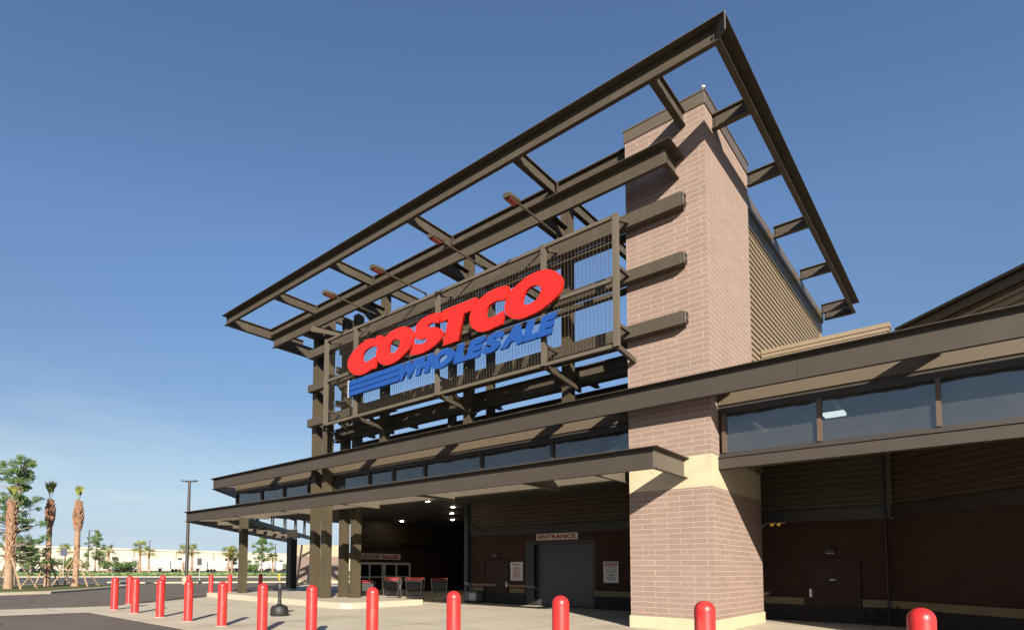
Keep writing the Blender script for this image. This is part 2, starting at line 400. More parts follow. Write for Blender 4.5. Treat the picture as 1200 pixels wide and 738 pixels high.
# ------------------------------------------------------------------ ground
def ground_mat(name, c, c2, var, vs, bump, bs, joints=None, rough=0.9, stains=0.0, stainc=(0.3, 0.26, 0.2)):
    c, c2, stainc = (tuple(v * ALB for v in q) for q in (c, c2, stainc))
    M = bpy.data.materials.new(name); M.use_nodes = True
    t = M.node_tree; b = t.nodes['Principled BSDF']; l = t.links.new
    b.inputs['Roughness'].default_value = rough; b.inputs['Specular IOR Level'].default_value = 0.2
    tc = t.nodes.new('ShaderNodeTexCoord')
    n = t.nodes.new('ShaderNodeTexNoise'); n.inputs['Scale'].default_value = vs; n.inputs['Detail'].default_value = 8; n.inputs['Roughness'].default_value = 0.65
    l(tc.outputs['Object'], n.inputs['Vector'])
    f = t.nodes.new('ShaderNodeTexNoise'); f.inputs['Scale'].default_value = bs; f.inputs['Detail'].default_value = 3
    l(tc.outputs['Object'], f.inputs['Vector'])
    mr = t.nodes.new('ShaderNodeMapRange'); mr.inputs['From Min'].default_value = 0.35; mr.inputs['From Max'].default_value = 0.65; l(n.outputs[0], mr.inputs[0])
    mx = t.nodes.new('ShaderNodeMixRGB'); mx.inputs[1].default_value = (*c, 1); mx.inputs[2].default_value = (*c2, 1); l(mr.outputs[0], mx.inputs[0])
    m2 = t.nodes.new('ShaderNodeMapRange'); m2.inputs['From Min'].default_value = 0.3; m2.inputs['From Max'].default_value = 0.7
    m2.inputs['To Min'].default_value = 1 - var; m2.inputs['To Max'].default_value = 1 + var; l(f.outputs[0], m2.inputs[0])
    vm = t.nodes.new('ShaderNodeVectorMath'); vm.operation = 'SCALE'; l(mx.outputs[0], vm.inputs[0]); l(m2.outputs[0], vm.inputs['Scale'])
    last = vm.outputs[0]
    if stains:
        v = t.nodes.new('ShaderNodeTexNoise'); v.inputs['Scale'].default_value = 0.55; v.inputs['Detail'].default_value = 5
        l(tc.outputs['Object'], v.inputs['Vector'])
        m3 = t.nodes.new('ShaderNodeMapRange'); m3.inputs['From Min'].default_value = 0.55; m3.inputs['From Max'].default_value = 0.75; m3.inputs['To Max'].default_value = stains
        l(v.outputs[0], m3.inputs[0])
        x3 = t.nodes.new('ShaderNodeMixRGB'); x3.inputs[2].default_value = (*stainc, 1); l(m3.outputs[0], x3.inputs[0]); l(last, x3.inputs[1]); last = x3.outputs[0]
    if joints:
        br = t.nodes.new('ShaderNodeTexBrick'); br.offset = 0.0; br.inputs['Scale'].default_value = 1
        br.inputs['Brick Width'].default_value = joints; br.inputs['Row Height'].default_value = joints; br.inputs['Mortar Size'].default_value = 0.02
        l(tc.outputs['Object'], br.inputs['Vector'])
        x4 = t.nodes.new('ShaderNodeMixRGB'); x4.blend_type = 'MULTIPLY'; x4.inputs[2].default_value = (0.45, 0.42, 0.38, 1)
        l(br.outputs['Fac'], x4.inputs[0]); l(last, x4.inputs[1]); last = x4.outputs[0]
    l(last, b.inputs['Base Color'])
    bp = t.nodes.new('ShaderNodeBump'); bp.inputs['Strength'].default_value = bump; bp.inputs['Distance'].default_value = 0.01
    l(f.outputs[0], bp.inputs['Height']); l(bp.outputs[0], b.inputs['Normal'])
    return M
M_ASPH = ground_mat('asphalt', (0.165, 0.140, 0.115), (0.20, 0.17, 0.142), 0.3, 0.25, 0.6, 45, stains=0.5, stainc=(0.11, 0.095, 0.082))
M_ASPH2 = ground_mat('street_asphalt', (0.13, 0.13, 0.135), (0.15, 0.15, 0.155), 0.1, 0.2, 0.3, 60)
M_CONC = ground_mat('broom_finished_concrete', (0.63, 0.56, 0.43), (0.70, 0.625, 0.485), 0.07, 0.5, 0.25, 40, joints=3.05, stains=0.55, stainc=(0.42, 0.35, 0.26))
M_KERB = ground_mat('kerb_concrete', (0.58, 0.51, 0.39), (0.64, 0.57, 0.44), 0.06, 0.6, 0.2, 30)
M_GRASS = ground_mat('lawn', (0.10, 0.13, 0.028), (0.17, 0.17, 0.05), 0.35, 0.6, 0.8, 12)

def sheet(name, poly, z, M):
    mb = MB(); mb.face([(x, y, z) for x, y in poly]); o = mb.build(name, M); return tag(o, kind='structure')
def slab(name, poly, z0, z1, M):
    mb = MB(); mb.prism(poly, z0, z1); o = mb.build(name, M); return tag(o, kind='structure')

sheet('ground', [(-2500, -2500), (2500, -2500), (2500, 2500), (-2500, 2500)], -0.010, M_ASPH)
slab('pavement', [(-25.0, 6.75), (14, 6.45), (14, 45), (-60, 45), (-52, 36), (-36.5, 22.5), (-33.6, 18.6), (-31.6, 15.6), (-28.2, 11.4), (-26.2, 8.6)], -0.3, 0.0, M_CONC)
slab('drainage_strip', [(-23.2, 6.745), (-25.0, 6.745), (-26.2, 8.55), (-26.7, 3.0), (-28.5, -12.0), (-25.5, -12.0)][::-1], -0.3, -0.005, M_CONC)
isl = [(-38.9, 4.0), (-39.6, 7.2), (-40.3, 9.7), (-42.9, 12.0), (-47.4, 15.6), (-50.0, 17.4), (-53.0, 18.0), (-55.6, 16.2), (-56.8, 12.0), (-55.5, 4.0), (-49, -6), (-41, -6)]
slab('island_kerb', isl[::-1], -0.3, 0.12, M_KERB)
cx = sum(p[0] for p in isl) / len(isl); cy = sum(p[1] for p in isl) / len(isl)
slab('island_grass', [(cx + (x - cx) * 0.84, cy + (y - cy) * 0.87) for x, y in isl][::-1], 0.0, 0.135, M_GRASS)
random.seed(19)
for k, (x, y, a, n) in enumerate(((-19.5, 3.6, 2.9, 16), (-24.0, 1.5, 1.7, 12), (-31.0, 6.5, 2.6, 14), (-35.5, 11.0, 1.9, 12))):
    m_ = MB(); px, py = x, y
    for i in range(n):
        a += random.uniform(-0.35, 0.35); qx, qy = px + 0.5 * math.cos(a), py + 0.5 * math.sin(a); w = 0.022
        nx, ny = -math.sin(a) * w, math.cos(a) * w
        m_.face([(px - nx, py - ny, -0.0065), (qx - nx, qy - ny, -0.0065), (qx + nx, qy + ny, -0.0065), (px + nx, py + ny, -0.0065)]); px, py = qx, qy
    tag(m_.build('asphalt_crack', mat('crack_sealant', (0.05, 0.045, 0.04), 0.6), weld=False), kind='structure')
# far street beyond the island
def band(xn, xf, y0, y1):   # strip seen as a horizontal line, running parallel to the far road
    return [(xn[0], xn[1]), (xf[0], xf[1]), (y1[0], y1[1]), (y0[0], y0[1])]
slab('median_kerb', [(-63.5, 20.0), (-60.0, 22.0), (-56.5, 36), (-56, 56), (-54, 80), (-64, 80), (-68, 56), (-68.5, 42), (-70, 30), (-68, 22)], -0.3, 0.12, M_KERB)
slab('median_grass', [(-64, 22.5), (-61.5, 24), (-58, 36), (-57.5, 56), (-57, 80), (-62.5, 80), (-66.5, 56), (-67, 42), (-68.3, 30), (-67, 24)], 0.0, 0.13, M_GRASS)
sheet('street', [(-70, -40), (-70.5, 30), (-68.6, 42), (-64.1, 80), (-58, 150), (-88, 160), (-94, 80), (-100, 38), (-104, 12), (-108, -40)], -0.005, M_ASPH2)
slab('far_kerb', [(-104, -40), (-103, 12), (-98.5, 28), (-93.5, 39), (-87, 55), (-70, 160), (-76, 160), (-93, 56), (-101, 37), (-106, 22), (-110, -40)], -0.3, 0.13, M_KERB)
slab('far_verge', [(-106.5, -40), (-105, 20), (-100, 37), (-92, 56), (-75, 160), (-110, 180), (-140, 110), (-160, 60), (-165, 20), (-160, -60)], -0.3, 0.14, M_GRASS)

# ------------------------------------------------------------------ brick piers
def pier(x0, x1, y0, y1, y1low, label, ztop=14.25, zb=3.81, zc=4.66, cap=True, M=M_PINK, group=None):
    t = thing('brick_pier', ((x0 + x1) / 2, (y0 + y1low) / 2, 0), label, 'brick pier', group)
    MB().box(x0 - 0.035, x1 + 0.035, y0 - 0.035, y1low + 0.035, -0.2, 0.33).build('base_course', M_CREAM, t, bevel=0.012)
    MB().box(x0, x1, y0, y1low, 0.33, zb).build('brick_shaft', M, t)
    MB().box(x0, x1, y0, y1low, zb, zc).build('stone_band', M_CREAM, t)
    if ztop > zc:
        if y1 < y1low:
            MB().box(x0, x1, y1, y1low, zc, zc + 0.03).build('ledge_cover', M_CAP, t)
        MB().box(x0, x1, y0, y1, zc + 0.001, ztop).build('brick_shaft', M, t)
    if cap:
        z = max(ztop, zc)
        MB().box(x0 - 0.03, x1 + 0.03, y0 - 0.03, y1 + 0.03, z, z + 0.34).build('parapet_cap', M_CAP, t, bevel=0.01)
        MB().box(x0 - 0.05, x1 + 0.05, y0 - 0.05, y1 + 0.05, z + 0.34, z + 0.38).build('coping', M_CAP, t)
    return t
PX0, PX1, PY0 = -7.37, -5.11, 15.91
p1 = pier(PX0, PX1, PY0, 19.85, 20.45, 'tall pinkish brick pier at the right end of the sign, rising above the canopies')
mb = MB(); mb.tube((-5.12, 15.92, 14.62), (-5.12, 15.92, 14.68), 0.02, n=8); mb.lathe([(0, 0), (0.05, 0.02), (0.055, 0.05), (0.04, 0.08), (0, 0.10)], (-5.12, 15.92, 14.67), 12)
mb.build('roof_lightning_tip', M_WHITE, p1, smooth=True)
pier(0.95, 3.2, 15.91, 20.45, 20.45, 'unseen brick pier added just outside the frame to shade the right porch', ztop=4.3, zc=4.28, cap=False)  # assumed pier, added out of view to cast shade on the right porch
pier(-52.6, -50.2, 34.6, 38.5, 38.5, 'distant brick pier with cream top seen between the dark posts on the left', ztop=4.0, zb=2.83, zc=4.0, cap=False)

# ------------------------------------------------------------------ store building
B = thing('store_building', (-6, 22, 0), 'shaded brick store building with recessed entrance behind the canopies', 'building')
def corrugated(p0, p1, nrm, z0, z1, pitch=0.19, depth=0.045):
    # horizontal ribs running from p0 to p1; nrm = outward
    mb = MB(); p0 = Vector(p0); p1 = Vector(p1); nrm = Vector(nrm); z = z0; prof = []
    while z < z1 - 1e-6:
        for dz, d in ((0, 0), (0.30, 0), (0.42, depth), (0.88, depth)):
            zz = z + dz * pitch
            if zz < z1: prof.append((d, zz))
        z += pitch
    prof.append((prof[-1][0], z1))
    L_ = (p1 - p0).length
    for (a, za), (b, zb) in zip(prof, prof[1:]):
        q = [p0 + nrm * a + Vector((0, 0, za)), p1 + nrm * a + Vector((0, 0, za)), p1 + nrm * b + Vector((0, 0, zb)), p0 + nrm * b + Vector((0, 0, zb))]
        mb.face(q, [(0, za), (L_, za), (L_, zb), (0, zb)])
    return mb
WY = 22.0
XL, XR = -18.37, -1.96
k45 = (0.70710678, -0.70710678)
E45 = (XR + 7 * k45[0], WY + 7 * k45[1])
# walls (solid prisms behind the facing)
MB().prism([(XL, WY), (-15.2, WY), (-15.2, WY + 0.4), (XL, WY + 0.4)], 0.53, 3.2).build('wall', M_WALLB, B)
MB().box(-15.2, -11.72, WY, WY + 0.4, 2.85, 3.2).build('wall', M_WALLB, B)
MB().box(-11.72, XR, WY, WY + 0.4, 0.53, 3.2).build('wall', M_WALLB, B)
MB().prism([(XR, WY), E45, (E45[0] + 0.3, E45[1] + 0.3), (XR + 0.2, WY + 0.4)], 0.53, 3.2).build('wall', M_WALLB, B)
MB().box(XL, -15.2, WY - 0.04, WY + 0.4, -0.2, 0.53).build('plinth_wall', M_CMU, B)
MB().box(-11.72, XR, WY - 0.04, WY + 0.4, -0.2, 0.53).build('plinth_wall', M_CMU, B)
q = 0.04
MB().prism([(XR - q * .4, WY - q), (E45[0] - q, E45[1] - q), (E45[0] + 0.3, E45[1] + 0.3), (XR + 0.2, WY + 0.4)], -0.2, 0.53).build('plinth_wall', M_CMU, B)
for a, b in ((XL, -17.55), (-16.0, -15.2), (-11.72, -4.3), (-2.76, XR)):
    MB().box(a, b, WY - 0.07, WY + 0.1, 0.532, 0.75).build('buff_band', M_BANDC, B)
q = 0.07
MB().prism([(XR - q * .4, WY - q), (E45[0] - q, E45[1] - q), (E45[0] + 0.1, E45[1] + 0.1), (XR + 0.07, WY + 0.1)], 0.532, 0.75).build('buff_band', M_BANDC, B)
MB().box(XL, XR - 0.03, WY - 0.09, WY + 0.1, 3.2, 3.56).build('dark_band', M_TRIMD, B)
q = 0.09
MB().prism([(XR - q * .4, WY - q), (E45[0] - q, E45[1] - q), (E45[0] + 0.1, E45[1] + 0.1), (XR + 0.07, WY + 0.1)], 3.202, 3.56).build('dark_band', M_TRIMD, B)
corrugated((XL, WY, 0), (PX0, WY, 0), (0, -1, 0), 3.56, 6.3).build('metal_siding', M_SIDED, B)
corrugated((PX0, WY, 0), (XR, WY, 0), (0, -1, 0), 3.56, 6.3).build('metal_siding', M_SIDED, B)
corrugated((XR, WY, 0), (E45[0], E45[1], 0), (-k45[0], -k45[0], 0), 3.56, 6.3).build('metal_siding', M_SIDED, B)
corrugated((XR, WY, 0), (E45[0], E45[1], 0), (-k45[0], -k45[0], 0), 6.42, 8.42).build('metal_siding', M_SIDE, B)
# corner trim between straight and angled wall
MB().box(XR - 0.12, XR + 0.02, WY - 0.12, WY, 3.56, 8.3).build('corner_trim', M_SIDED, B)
MB().tube((XR - 0.16, WY - 0.13, 0.02), (XR - 0.16, WY - 0.13, 5.9), 0.03, n=12).build('downpipe', M_TRIMD, B, smooth=True)
# recess towards the side-sales doors
VX = -30.0; VY1 = 36.0
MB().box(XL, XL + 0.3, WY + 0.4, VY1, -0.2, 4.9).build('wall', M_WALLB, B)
MB().box(VX, XL, VY1, VY1 + 0.3, -0.2, 4.9).build('wall', brick_mat('lightened_recess_brick', (0.13, 0.062, 0.04), (0.16, 0.078, 0.05), (0.13, 0.09, 0.065), 0.45, 0.145, 0.010), B)  # porch brick in a lighter colour, standing in for light in the recess
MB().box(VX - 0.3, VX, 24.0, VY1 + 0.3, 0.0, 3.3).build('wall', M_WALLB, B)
MB().box(VX - 0.3, VX + 0.06, 24.0, VY1, 3.0, 3.35).build('dark_band', M_TRIMD, B)
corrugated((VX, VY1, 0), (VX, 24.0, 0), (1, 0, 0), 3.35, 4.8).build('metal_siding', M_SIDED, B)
MB().box(XL - 0.35, XL - 0.12, WY - 0.1, WY + 0.15, 0, 4.8).build('corner_post', mat('blue_grey_post', (0.05, 0.06, 0.075), 0.5), B)
# porch ceilings
c_ = MB().box(-33.5, PX0 - 0.0, 18.9, 37.5, 4.80, 4.95).build('ceiling', M_CEIL, B)
MB().box(-33.5, PX0, 18.75, 18.9, 4.65, 6.35).build('ceiling_drop', M_CEIL, B)
MB().box(-31.3, PX0, 16.75, 18.9, 6.30, 6.42).build('ceiling', M_CEIL, B)
MB().box(PX1, 9, 16.75, WY, 6.30, 6.42).build('ceiling', M_CEIL, B)
for i in range(9):
    x = -4.6 + i * 0.62
    MB().ibeam((x, 16.8, 6.29), (x, 21.9, 6.29), 0.09, 0.22, 0.02, 0.02).build('ceiling_joist', M_CEIL, B)
for x, y in ((-19.2, 19.8), (-20.0, 22.5), (-22.3, 25.0), (-25.1, 28.2), (-28.6, 27.0)):
    l_ = MB().lathe([(0.0, 0), (0.075, 0), (0.10, 0.02)], (x, y, 4.765), 20).build('ceiling_light', M_LITE, B)
for x, y in ((-20.6, 17.9), (-14.3, 17.9), (-2.85, 18.9)):
    MB().box(x - 0.24, x + 0.24, y - 0.20, y + 0.20, 5.72 if x < -5 else 5.85, 5.80 if x < -5 else 5.93).build('ceiling_light', M_LITE2, B)
    MB().tube((x, y, 5.80 if x < -5 else 5.93), (x, y, 6.3), 0.012, n=6).build('light_rod', M_DARK, B)
# upper walls and parapets
MB().box(-5.35, XR - 0.0, WY - 0.0, WY + 0.3, 6.3, 8.9).build('upper_wall', M_SIDE, B)
MB().box(-5.35, -1.86, WY - 0.06, WY + 0.35, 8.9, 9.02).build('parapet_trim', M_SIDE, B)
MB().box(-5.35, -1.83, WY - 0.09, WY + 0.38, 9.02, 9.15).build('coping', M_SIDE, B)
MB().box(-5.35, -1.9, WY - 0.03, WY + 0.0, 8.70, 8.9).build('parapet_trim', M_SIDE, B)
mb = MB(); c = 0.14
A = Vector((XR + 0.45, WY - 0.45, 0)); Z = Vector((E45[0], E45[1], 0)); n45 = Vector((-k45[0], -k45[0], 0))
P_ = lambda p, d: (p.x + n45.x * d, p.y + n45.y * d)
mb.prism([P_(A, 0.0), P_(A, c), P_(Z, c), P_(Z, 0.0)][::-1], 8.40, 8.66)
mb.build('gable_fascia', M_DARK, B)
mb = MB(); mb.prism([P_(A, 0.0), P_(A, c + 0.1), P_(Z, c + 0.1), P_(Z, 0.0)][::-1], 8.66, 8.74); mb.build('coping', M_DARK, B)
MB().prism([(XR, WY), E45, (E45[0] + 3, E45[1] + 3), (XR + 3, WY + 3)], 8.3, 8.38).build('roof', M_CEIL, B)
# tower side siding behind the pier
SX = -5.42
corrugated((SX, 19.85, 0), (SX, 32.7, 0), (1, 0, 0), 4.9, 13.05, 0.2, 0.05).build('metal_siding', M_SIDE, B)
MB().box(SX - 0.25, SX - 0.01, 19.86, 32.7, 4.9, 13.9).build('upper_wall', M_SIDE, B)
MB().box(SX - 0.02, SX + 0.10, 19.86, 32.75, 13.05, 13.55).build('soffit_trim', mat('grey_band_trim', (0.10, 0.095, 0.085), 0.5), B)
MB().box(SX - 0.3, SX + 0.16, 19.86, 32.8, 13.55, 13.98).build('parapet_trim', M_CAP, B)
MB().box(SX - 0.02, SX + 0.07, 32.55, 32.74, 4.9, 13.05).build('corner_trim', M_SIDE, B)
MB().box(SX - 6, SX - 0.25, 32.4, 32.7, 4.95, 5.6).build('upper_wall', M_SIDE, B)

# clerestory: sill beam, header, mullions, panes
def clerestory(x0, x1, xs, hdr=True):
    MB().box(x0, x1, 16.42, 16.72, 4.31, 4.62).build('sill_beam', M_FASCIA if x0 > -8 else M_COL, B)
    MB().box(x0, x1, 16.38, 16.42, 4.60, 4.63).build('sill_flashing', M_DARK, B)
    MB().box(x0, x1, 16.45, 16.72, 6.03, 6.55).build('window_header', M_HEAD, B)
    MB().box(x0, x1, 16.50, 16.62, 5.80, 6.03).build('window_frame', M_DARK, B)  # frame deepened so its dark paint draws the fascia's shadow band
    MB().box(x0, x1, 16.50, 16.62, 4.62, 4.74).build('window_frame', M_DARK, B)
    for x in xs: MB().box(x - 0.045, x + 0.045, 16.46, 16.62, 4.74, 5.80).build('mullion', M_DARK if x < -8 else M_MULL, B)
    e = [x0] + xs + [x1]
    for a, b in zip(e, e[1:]):
        if b - a > 0.3: MB().box(a + 0.045, b - 0.045, 16.555, 16.57, 4.74, 5.80).build('window_pane', M_GLASS, B)
clerestory(PX1 + 0.02, 9.0, [-4.97, -2.8, -0.6, 1.6, 3.8, 6.0])
clerestory(-31.4, PX0 - 0.02, [-31.33, -28.6, -26.4, -24.2, -22.0, -19.6, -18.05, -16.2, -13.3, -10.3, -7.5])
MB().box(-31.4, PX0, 16.74, 37.5, 6.43, 6.5).build('roof', M_CEIL, B) if False else None
# left wing, running back at 45 degrees
def wing(p, L_, off, w, z0, z1, name, M, par):
    d = Vector((-0.7071, 0.7071)); n = Vector((-0.7071, -0.7071))
    a = Vector(p) + n * off; b = a + d * L_
    MB().prism([tuple(a), tuple(b), tuple(b - n * w), tuple(a - n * w)][::-1], z0, z1).build(name, M, par)
wing((-31.4, 16.5), 26, 0, 0.25, 4.31, 4.62, 'sill_beam', M_FASCIA, B)
wing((-31.4, 16.5), 26, 0, 0.25, 5.86, 6.3, 'window_header', M_HEAD, B)
for k in range(7):
    wing((-31.4 - 0.7071 * 3.9 * (k + 0.0), 16.5 + 0.7071 * 3.9 * k), 0.4, -0.05, 0.16, 4.62, 5.86, 'mullion', M_DARK, B)

# doors
def door(x0, x1, z1, handle_left, M, y=WY):
    d = MB().box(x0 + 0.06, x1 - 0.06, y - 0.02, y + 0.0, 0.02, z1 - 0.06).build('door', M, B, bevel=0.004)
    f = MB(); f.box(x0, x0 + 0.06, y - 0.07, y - 0.001, 0, z1); f.box(x1 - 0.06, x1, y - 0.07, y - 0.001, 0, z1); f.box(x0 + 0.06, x1 - 0.06, y - 0.07, y - 0.001, z1 - 0.06, z1)
    fo = f.build('door_frame', M, B); fo.parent = d; fo.matrix_parent_inverse = Matrix.Identity(4)
    hx = x0 + 0.15 if handle_left else x1 - 0.15
    h = MB(); h.box(hx - 0.035, hx + 0.035, y - 0.035, y - 0.02, 0.78, 1.04); h.tube((hx, y - 0.08, 0.95), (hx + (0.13 if handle_left else -0.13), y - 0.08, 0.95), 0.011, n=8); h.tube((hx, y - 0.035, 0.95), (hx, y - 0.09, 0.95), 0.011, n=8)
    ho = h.build('handle', M_CHROME, B); ho.parent = d; ho.matrix_parent_inverse = Matrix.Identity(4)
    return d
d = door(-4.27, -2.79, 2.02, True, M_DOORB)
MB().box(-3.6, -3.45, WY - 0.028, WY - 0.02, 1.32, 1.36).build('door_plate', M_ALU, d)
door(-17.5, -16.05, 2.03, False, M_DOORB)
for o in list(B.children):   # children of the doors were linked in world coordinates
    for g in o.children: g.matrix_parent_inverse = Matrix.Identity(4)
# roll-up entrance shutter in its recess
rs = MB(); z = 0.06; rec = WY + 0.28
while z < 2.72:
    rs.box(-14.72, -11.86, rec, rec + 0.03, z, z + 0.082); z += 0.088
rs.build('entrance_shutter', M_ROLL, B)
MB().box(-14.9, -11.8, rec + 0.03, rec + 0.06, 0, 2.85).build('shutter_backing', M_TRIMD, B)
mb = MB(); mb.box(-15.2, -14.72, WY + 0.02, rec + 0.06, 0, 2.85); mb.box(-11.86, -11.72, WY + 0.0, rec + 0.06, 0, 2.85); mb.box(-14.72, -11.86, WY + 0.02, rec + 0.06, 2.72, 2.85)
mb.build('shutter_frame', M_TRIMD, B)
MB().box(-14.72, -11.86, rec - 0.03, rec + 0.03, 0.0, 0.07).build('shutter_bottom_rail', M_BLACK, B)
# sales doors in the side wall
V = VX + 0.03
fr = MB()
for y0, y1, z0, z1 in ((24.0, 29.15, 1.86, 2.02), (24.0, 24.12, 0, 1.86), (29.0, 29.15, 0, 1.86), (25.3, 25.42, 0, 1.86), (26.45, 26.60, 0, 1.86), (26.65, 26.75, 0, 1.86), (27.72, 27.86, 0, 1.86), (24.12, 29.0, 0.98, 1.08), (24.12, 29.0, 0.0, 0.15)):
    fr.box(V, V + (0.06 if z1 > 1.9 else 0.05 if y1 - y0 < 1 else 0.045), y0, y1, z0, z1)
fr.build('door_frame', M_WHITE, B)
MB().box(V + 0.005, V + 0.02, 24.1, 29.1, 0.05, 1.9).build('door_glass', M_GLASSD, B)
# small fittings on the walls
mb = MB(); mb.path([(-5.5, WY - 0.06, 3.05), (-5.38, WY - 0.12, 3.17), (-5.2, WY - 0.14, 3.2), (-4.75, WY - 0.14, 3.2)], 0.018)
e = thing('emergency_light', (-5.1, WY - 0.1, 3.1), 'twin head emergency light glowing amber on the dark band right of the pier', 'emergency light')
mb.build('conduit_arm', M_ALU, e)
for x in (-5.12, -4.92):
    MB().tube((x, WY - 0.10, 3.17), (x, WY - 0.30, 3.13), 0.04, 0.05, n=12).build('lamp_head', [M_AMBER], e)
e = thing('wall_lamp', (-3.55, WY, 2.2), 'small black wall lamp above the brown door right of the pier', 'wall lamp')
MB().box(-3.68, -3.42, WY - 0.14, WY - 0.001, 2.18, 2.32).build('housing', M_BLACK, e, bevel=0.01)
MB().box(-3.66, -3.44, WY - 0.13, WY - 0.02, 2.165, 2.18).build('lens', M_ALU, e)
e = thing('wall_lamp', (-16.8, WY, 2.3), 'small dark wall lamp above the brown door left of the shutter', 'wall lamp')
MB().box(-16.93, -16.67, WY - 0.14, WY - 0.001, 2.24, 2.40).build('housing', M_BLACK, e, bevel=0.01)
MB().box(-16.91, -16.69, WY - 0.13, WY - 0.02, 2.225, 2.24).build('lens', M_ALU, e)
o = MB().box(-4.93, -4.76, WY - 0.05, WY - 0.001, 1.58, 1.68).build('doorbell_box', M_BLACK, None, bevel=0.008); tag(o, 'small black intercom box on brick left of the right hand brown door', 'intercom')
random.seed(5)
mb = MB()
for k in range(4):
    cxx = -2.55 + 0.09 * k; ph = random.random() * 6; pts = []
    for i in range(22):
        a = ph + i / 21 * 6.6; rr = 0.17 + 0.02 * math.sin(3 * a + k)
        pts.append((cxx + rr * 1.2 * math.cos(a), WY - 0.14 - 0.02 * k, 0.32 + rr * math.sin(a) * 0.75))
    mb.path(pts, 0.016, 6)
mb.path([(-2.5, WY - 0.16, 0.28), (-2.3, WY - 0.16, 0.2), (-2.05, WY - 0.16, 0.24), (-1.92, WY - 0.18, 0.4), (-1.9, WY - 0.2, 0.6)], 0.016, 6)
mb.path([(-2.72, WY - 0.16, 0.34), (-2.78, WY - 0.2, 0.12), (-2.6, WY - 0.25, 0.03), (-2.3, WY - 0.35, 0.02)], 0.016, 6)
mb.box(-2.62, -2.42, WY - 0.12, WY - 0.04, 0.3, 0.42)
tag(mb.build('coiled_hose', M_BLACK, None), 'coiled black hose hung low on the wall beside the right hand door', 'hose')
mb = MB(); mb.path([(-18.5, WY - 0.14, 4.78), (-18.45, WY - 0.2, 4.2), (-18.25, WY - 0.16, 3.8), (-17.6, WY - 0.14, 3.45), (-17.2, WY - 0.14, 3.4)], 0.022)
mb.path([(-18.6, WY - 0.15, 4.78), (-18.55, WY - 0.2, 4.3), (-18.4, WY - 0.15, 3.6), (-18.2, WY - 0.12, 3.0), (-18.22, WY - 0.12, 0.3)], 0.02)
tag(mb.build('sagging_cable', M_CMU, None), 'thin grey cables sagging from the ceiling beside the inner wall corner', 'cable')
e = thing('steel_bench_box', (-17.9, WY - 0.35, 0), 'low grey metal box against the wall left of the brown entrance side door', 'metal box')
MB().box(-18.3, -17.55, WY - 0.55, WY - 0.12, 0.08, 0.52).build('cabinet', mat('mid_grey_metal', (0.20, 0.20, 0.19), 0.5), e, bevel=0.01)
MB().box(-18.33, -17.52, WY - 0.58, WY - 0.10, 0.52, 0.56).build('lid', M_DARK, e)
MB().box(-18.0, -17.62, WY - 0.565, WY - 0.55, 0.14, 0.46).build('front_panel', M_ALU, e)
for x in (-18.25, -17.62):
    MB().box(x, x + 0.06, WY - 0.5, WY - 0.44, 0, 0.08).build('leg', M_DARK, e)

# ------------------------------------------------------------------ wall signs
e = thing('entrance_sign', (-13.46, WY, 2.9), 'white ENTRANCE sign in red capitals above the dark roll-up shutter', 'sign')
MB().box(-14.48, -12.44, WY - 0.12, WY - 0.003, 2.89, 3.17).build('sign_panel', M_WHITE, e)
fit_text('lettering', 'ENTRANCE', (0, WY - 0.128, 0), (1, 0, 0), -14.38, -12.54, 2.935, 3.125, 0.012, M_LEDTX, e, 0.035)
e = thing('sales_sign', (VX, 26.0, 2.2), 'white VENDOR SALES sign in red capitals over the glass sliding doors', 'sign')
MB().box(VX + 0.003, VX + 0.1, 23.6, 28.12, 2.22, 2.60).build('sign_panel', M_WHITE, e)
fit_text('lettering', 'VENDOR SALES', (VX + 0.108, 0, 0), (0, 1, 0), 23.75, 27.95, 2.28, 2.54, 0.012, M_LEDTX, e, 0.03)
def notice(x0, x1, label, red, seed):
    random.seed(seed)
    e = thing('notice_board', ((x0 + x1) / 2, WY, 1.1), label, 'notice board')
    MB().box(x0, x1, WY - 0.03, WY - 0.003, 1.09, 1.94).build('board', M_WHITE, e)
    MB().box(x0 + 0.06, x1 - 0.06, WY - 0.034, WY - 0.03, 1.76, 1.89).build('heading_panel', M_LEDTX if red else M_WHITE, e)
    fit_text('heading', 'NOTICE', (0, WY - 0.037, 0), (1, 0, 0), x0 + 0.12, x1 - 0.12, 1.785, 1.865, 0.004, M_WHITE if red else M_LEDTX, e, 0.03)
    mb = MB(); z = 1.68
    while z > 1.16:
        w = random.uniform(0.55, 0.95); c = (x0 + x1) / 2; x = c - (x1 - x0) * 0.36 * w
        while x < c + (x1 - x0) * 0.36 * w:
            ww = random.uniform(0.03, 0.08); mb.box(x, x + ww, WY - 0.033, WY - 0.03, z, z + 0.032); x += ww + 0.018
        z -= 0.062 if random.random() < 0.75 else 0.085
    mb.build('text_lines', M_BLKTX if red else M_LEDTX, e)
notice(-15.97, -15.29, 'white notice with small red lines of text left of the shutter', False, 3)
notice(-11.33, -10.68, 'white notice with red heading and black lines right of the shutter', True, 4)

# ------------------------------------------------------------------ canopies
def channel_corner(name, xt, yt, zt, wf, we, h, wbf, wbe, M, par, tf=0.018, tw=0.025):
    # flange plates closing the outer corner between a front channel and an end channel
    MB().box(xt - we, xt, yt, yt + wf - tw, zt - tf, zt).build(name, M, par)
    MB().box(xt - we, xt - we + tw + wbe, yt + wf - tw - wbf, yt + wf - tw, zt - h, zt - h + tf).build(name, M, par)
def end_bolts(x, y, z0, z1, nrm, parent, n=3, off=0.06):
    mb = MB(); st = (z1 - z0) / (n + 1)
    bolts(mb, [(x, y, z0 + st * (i + 1)) for i in range(n)], nrm, 0.022, 0.025); return mb.build('bolts', M_BOLT, parent)
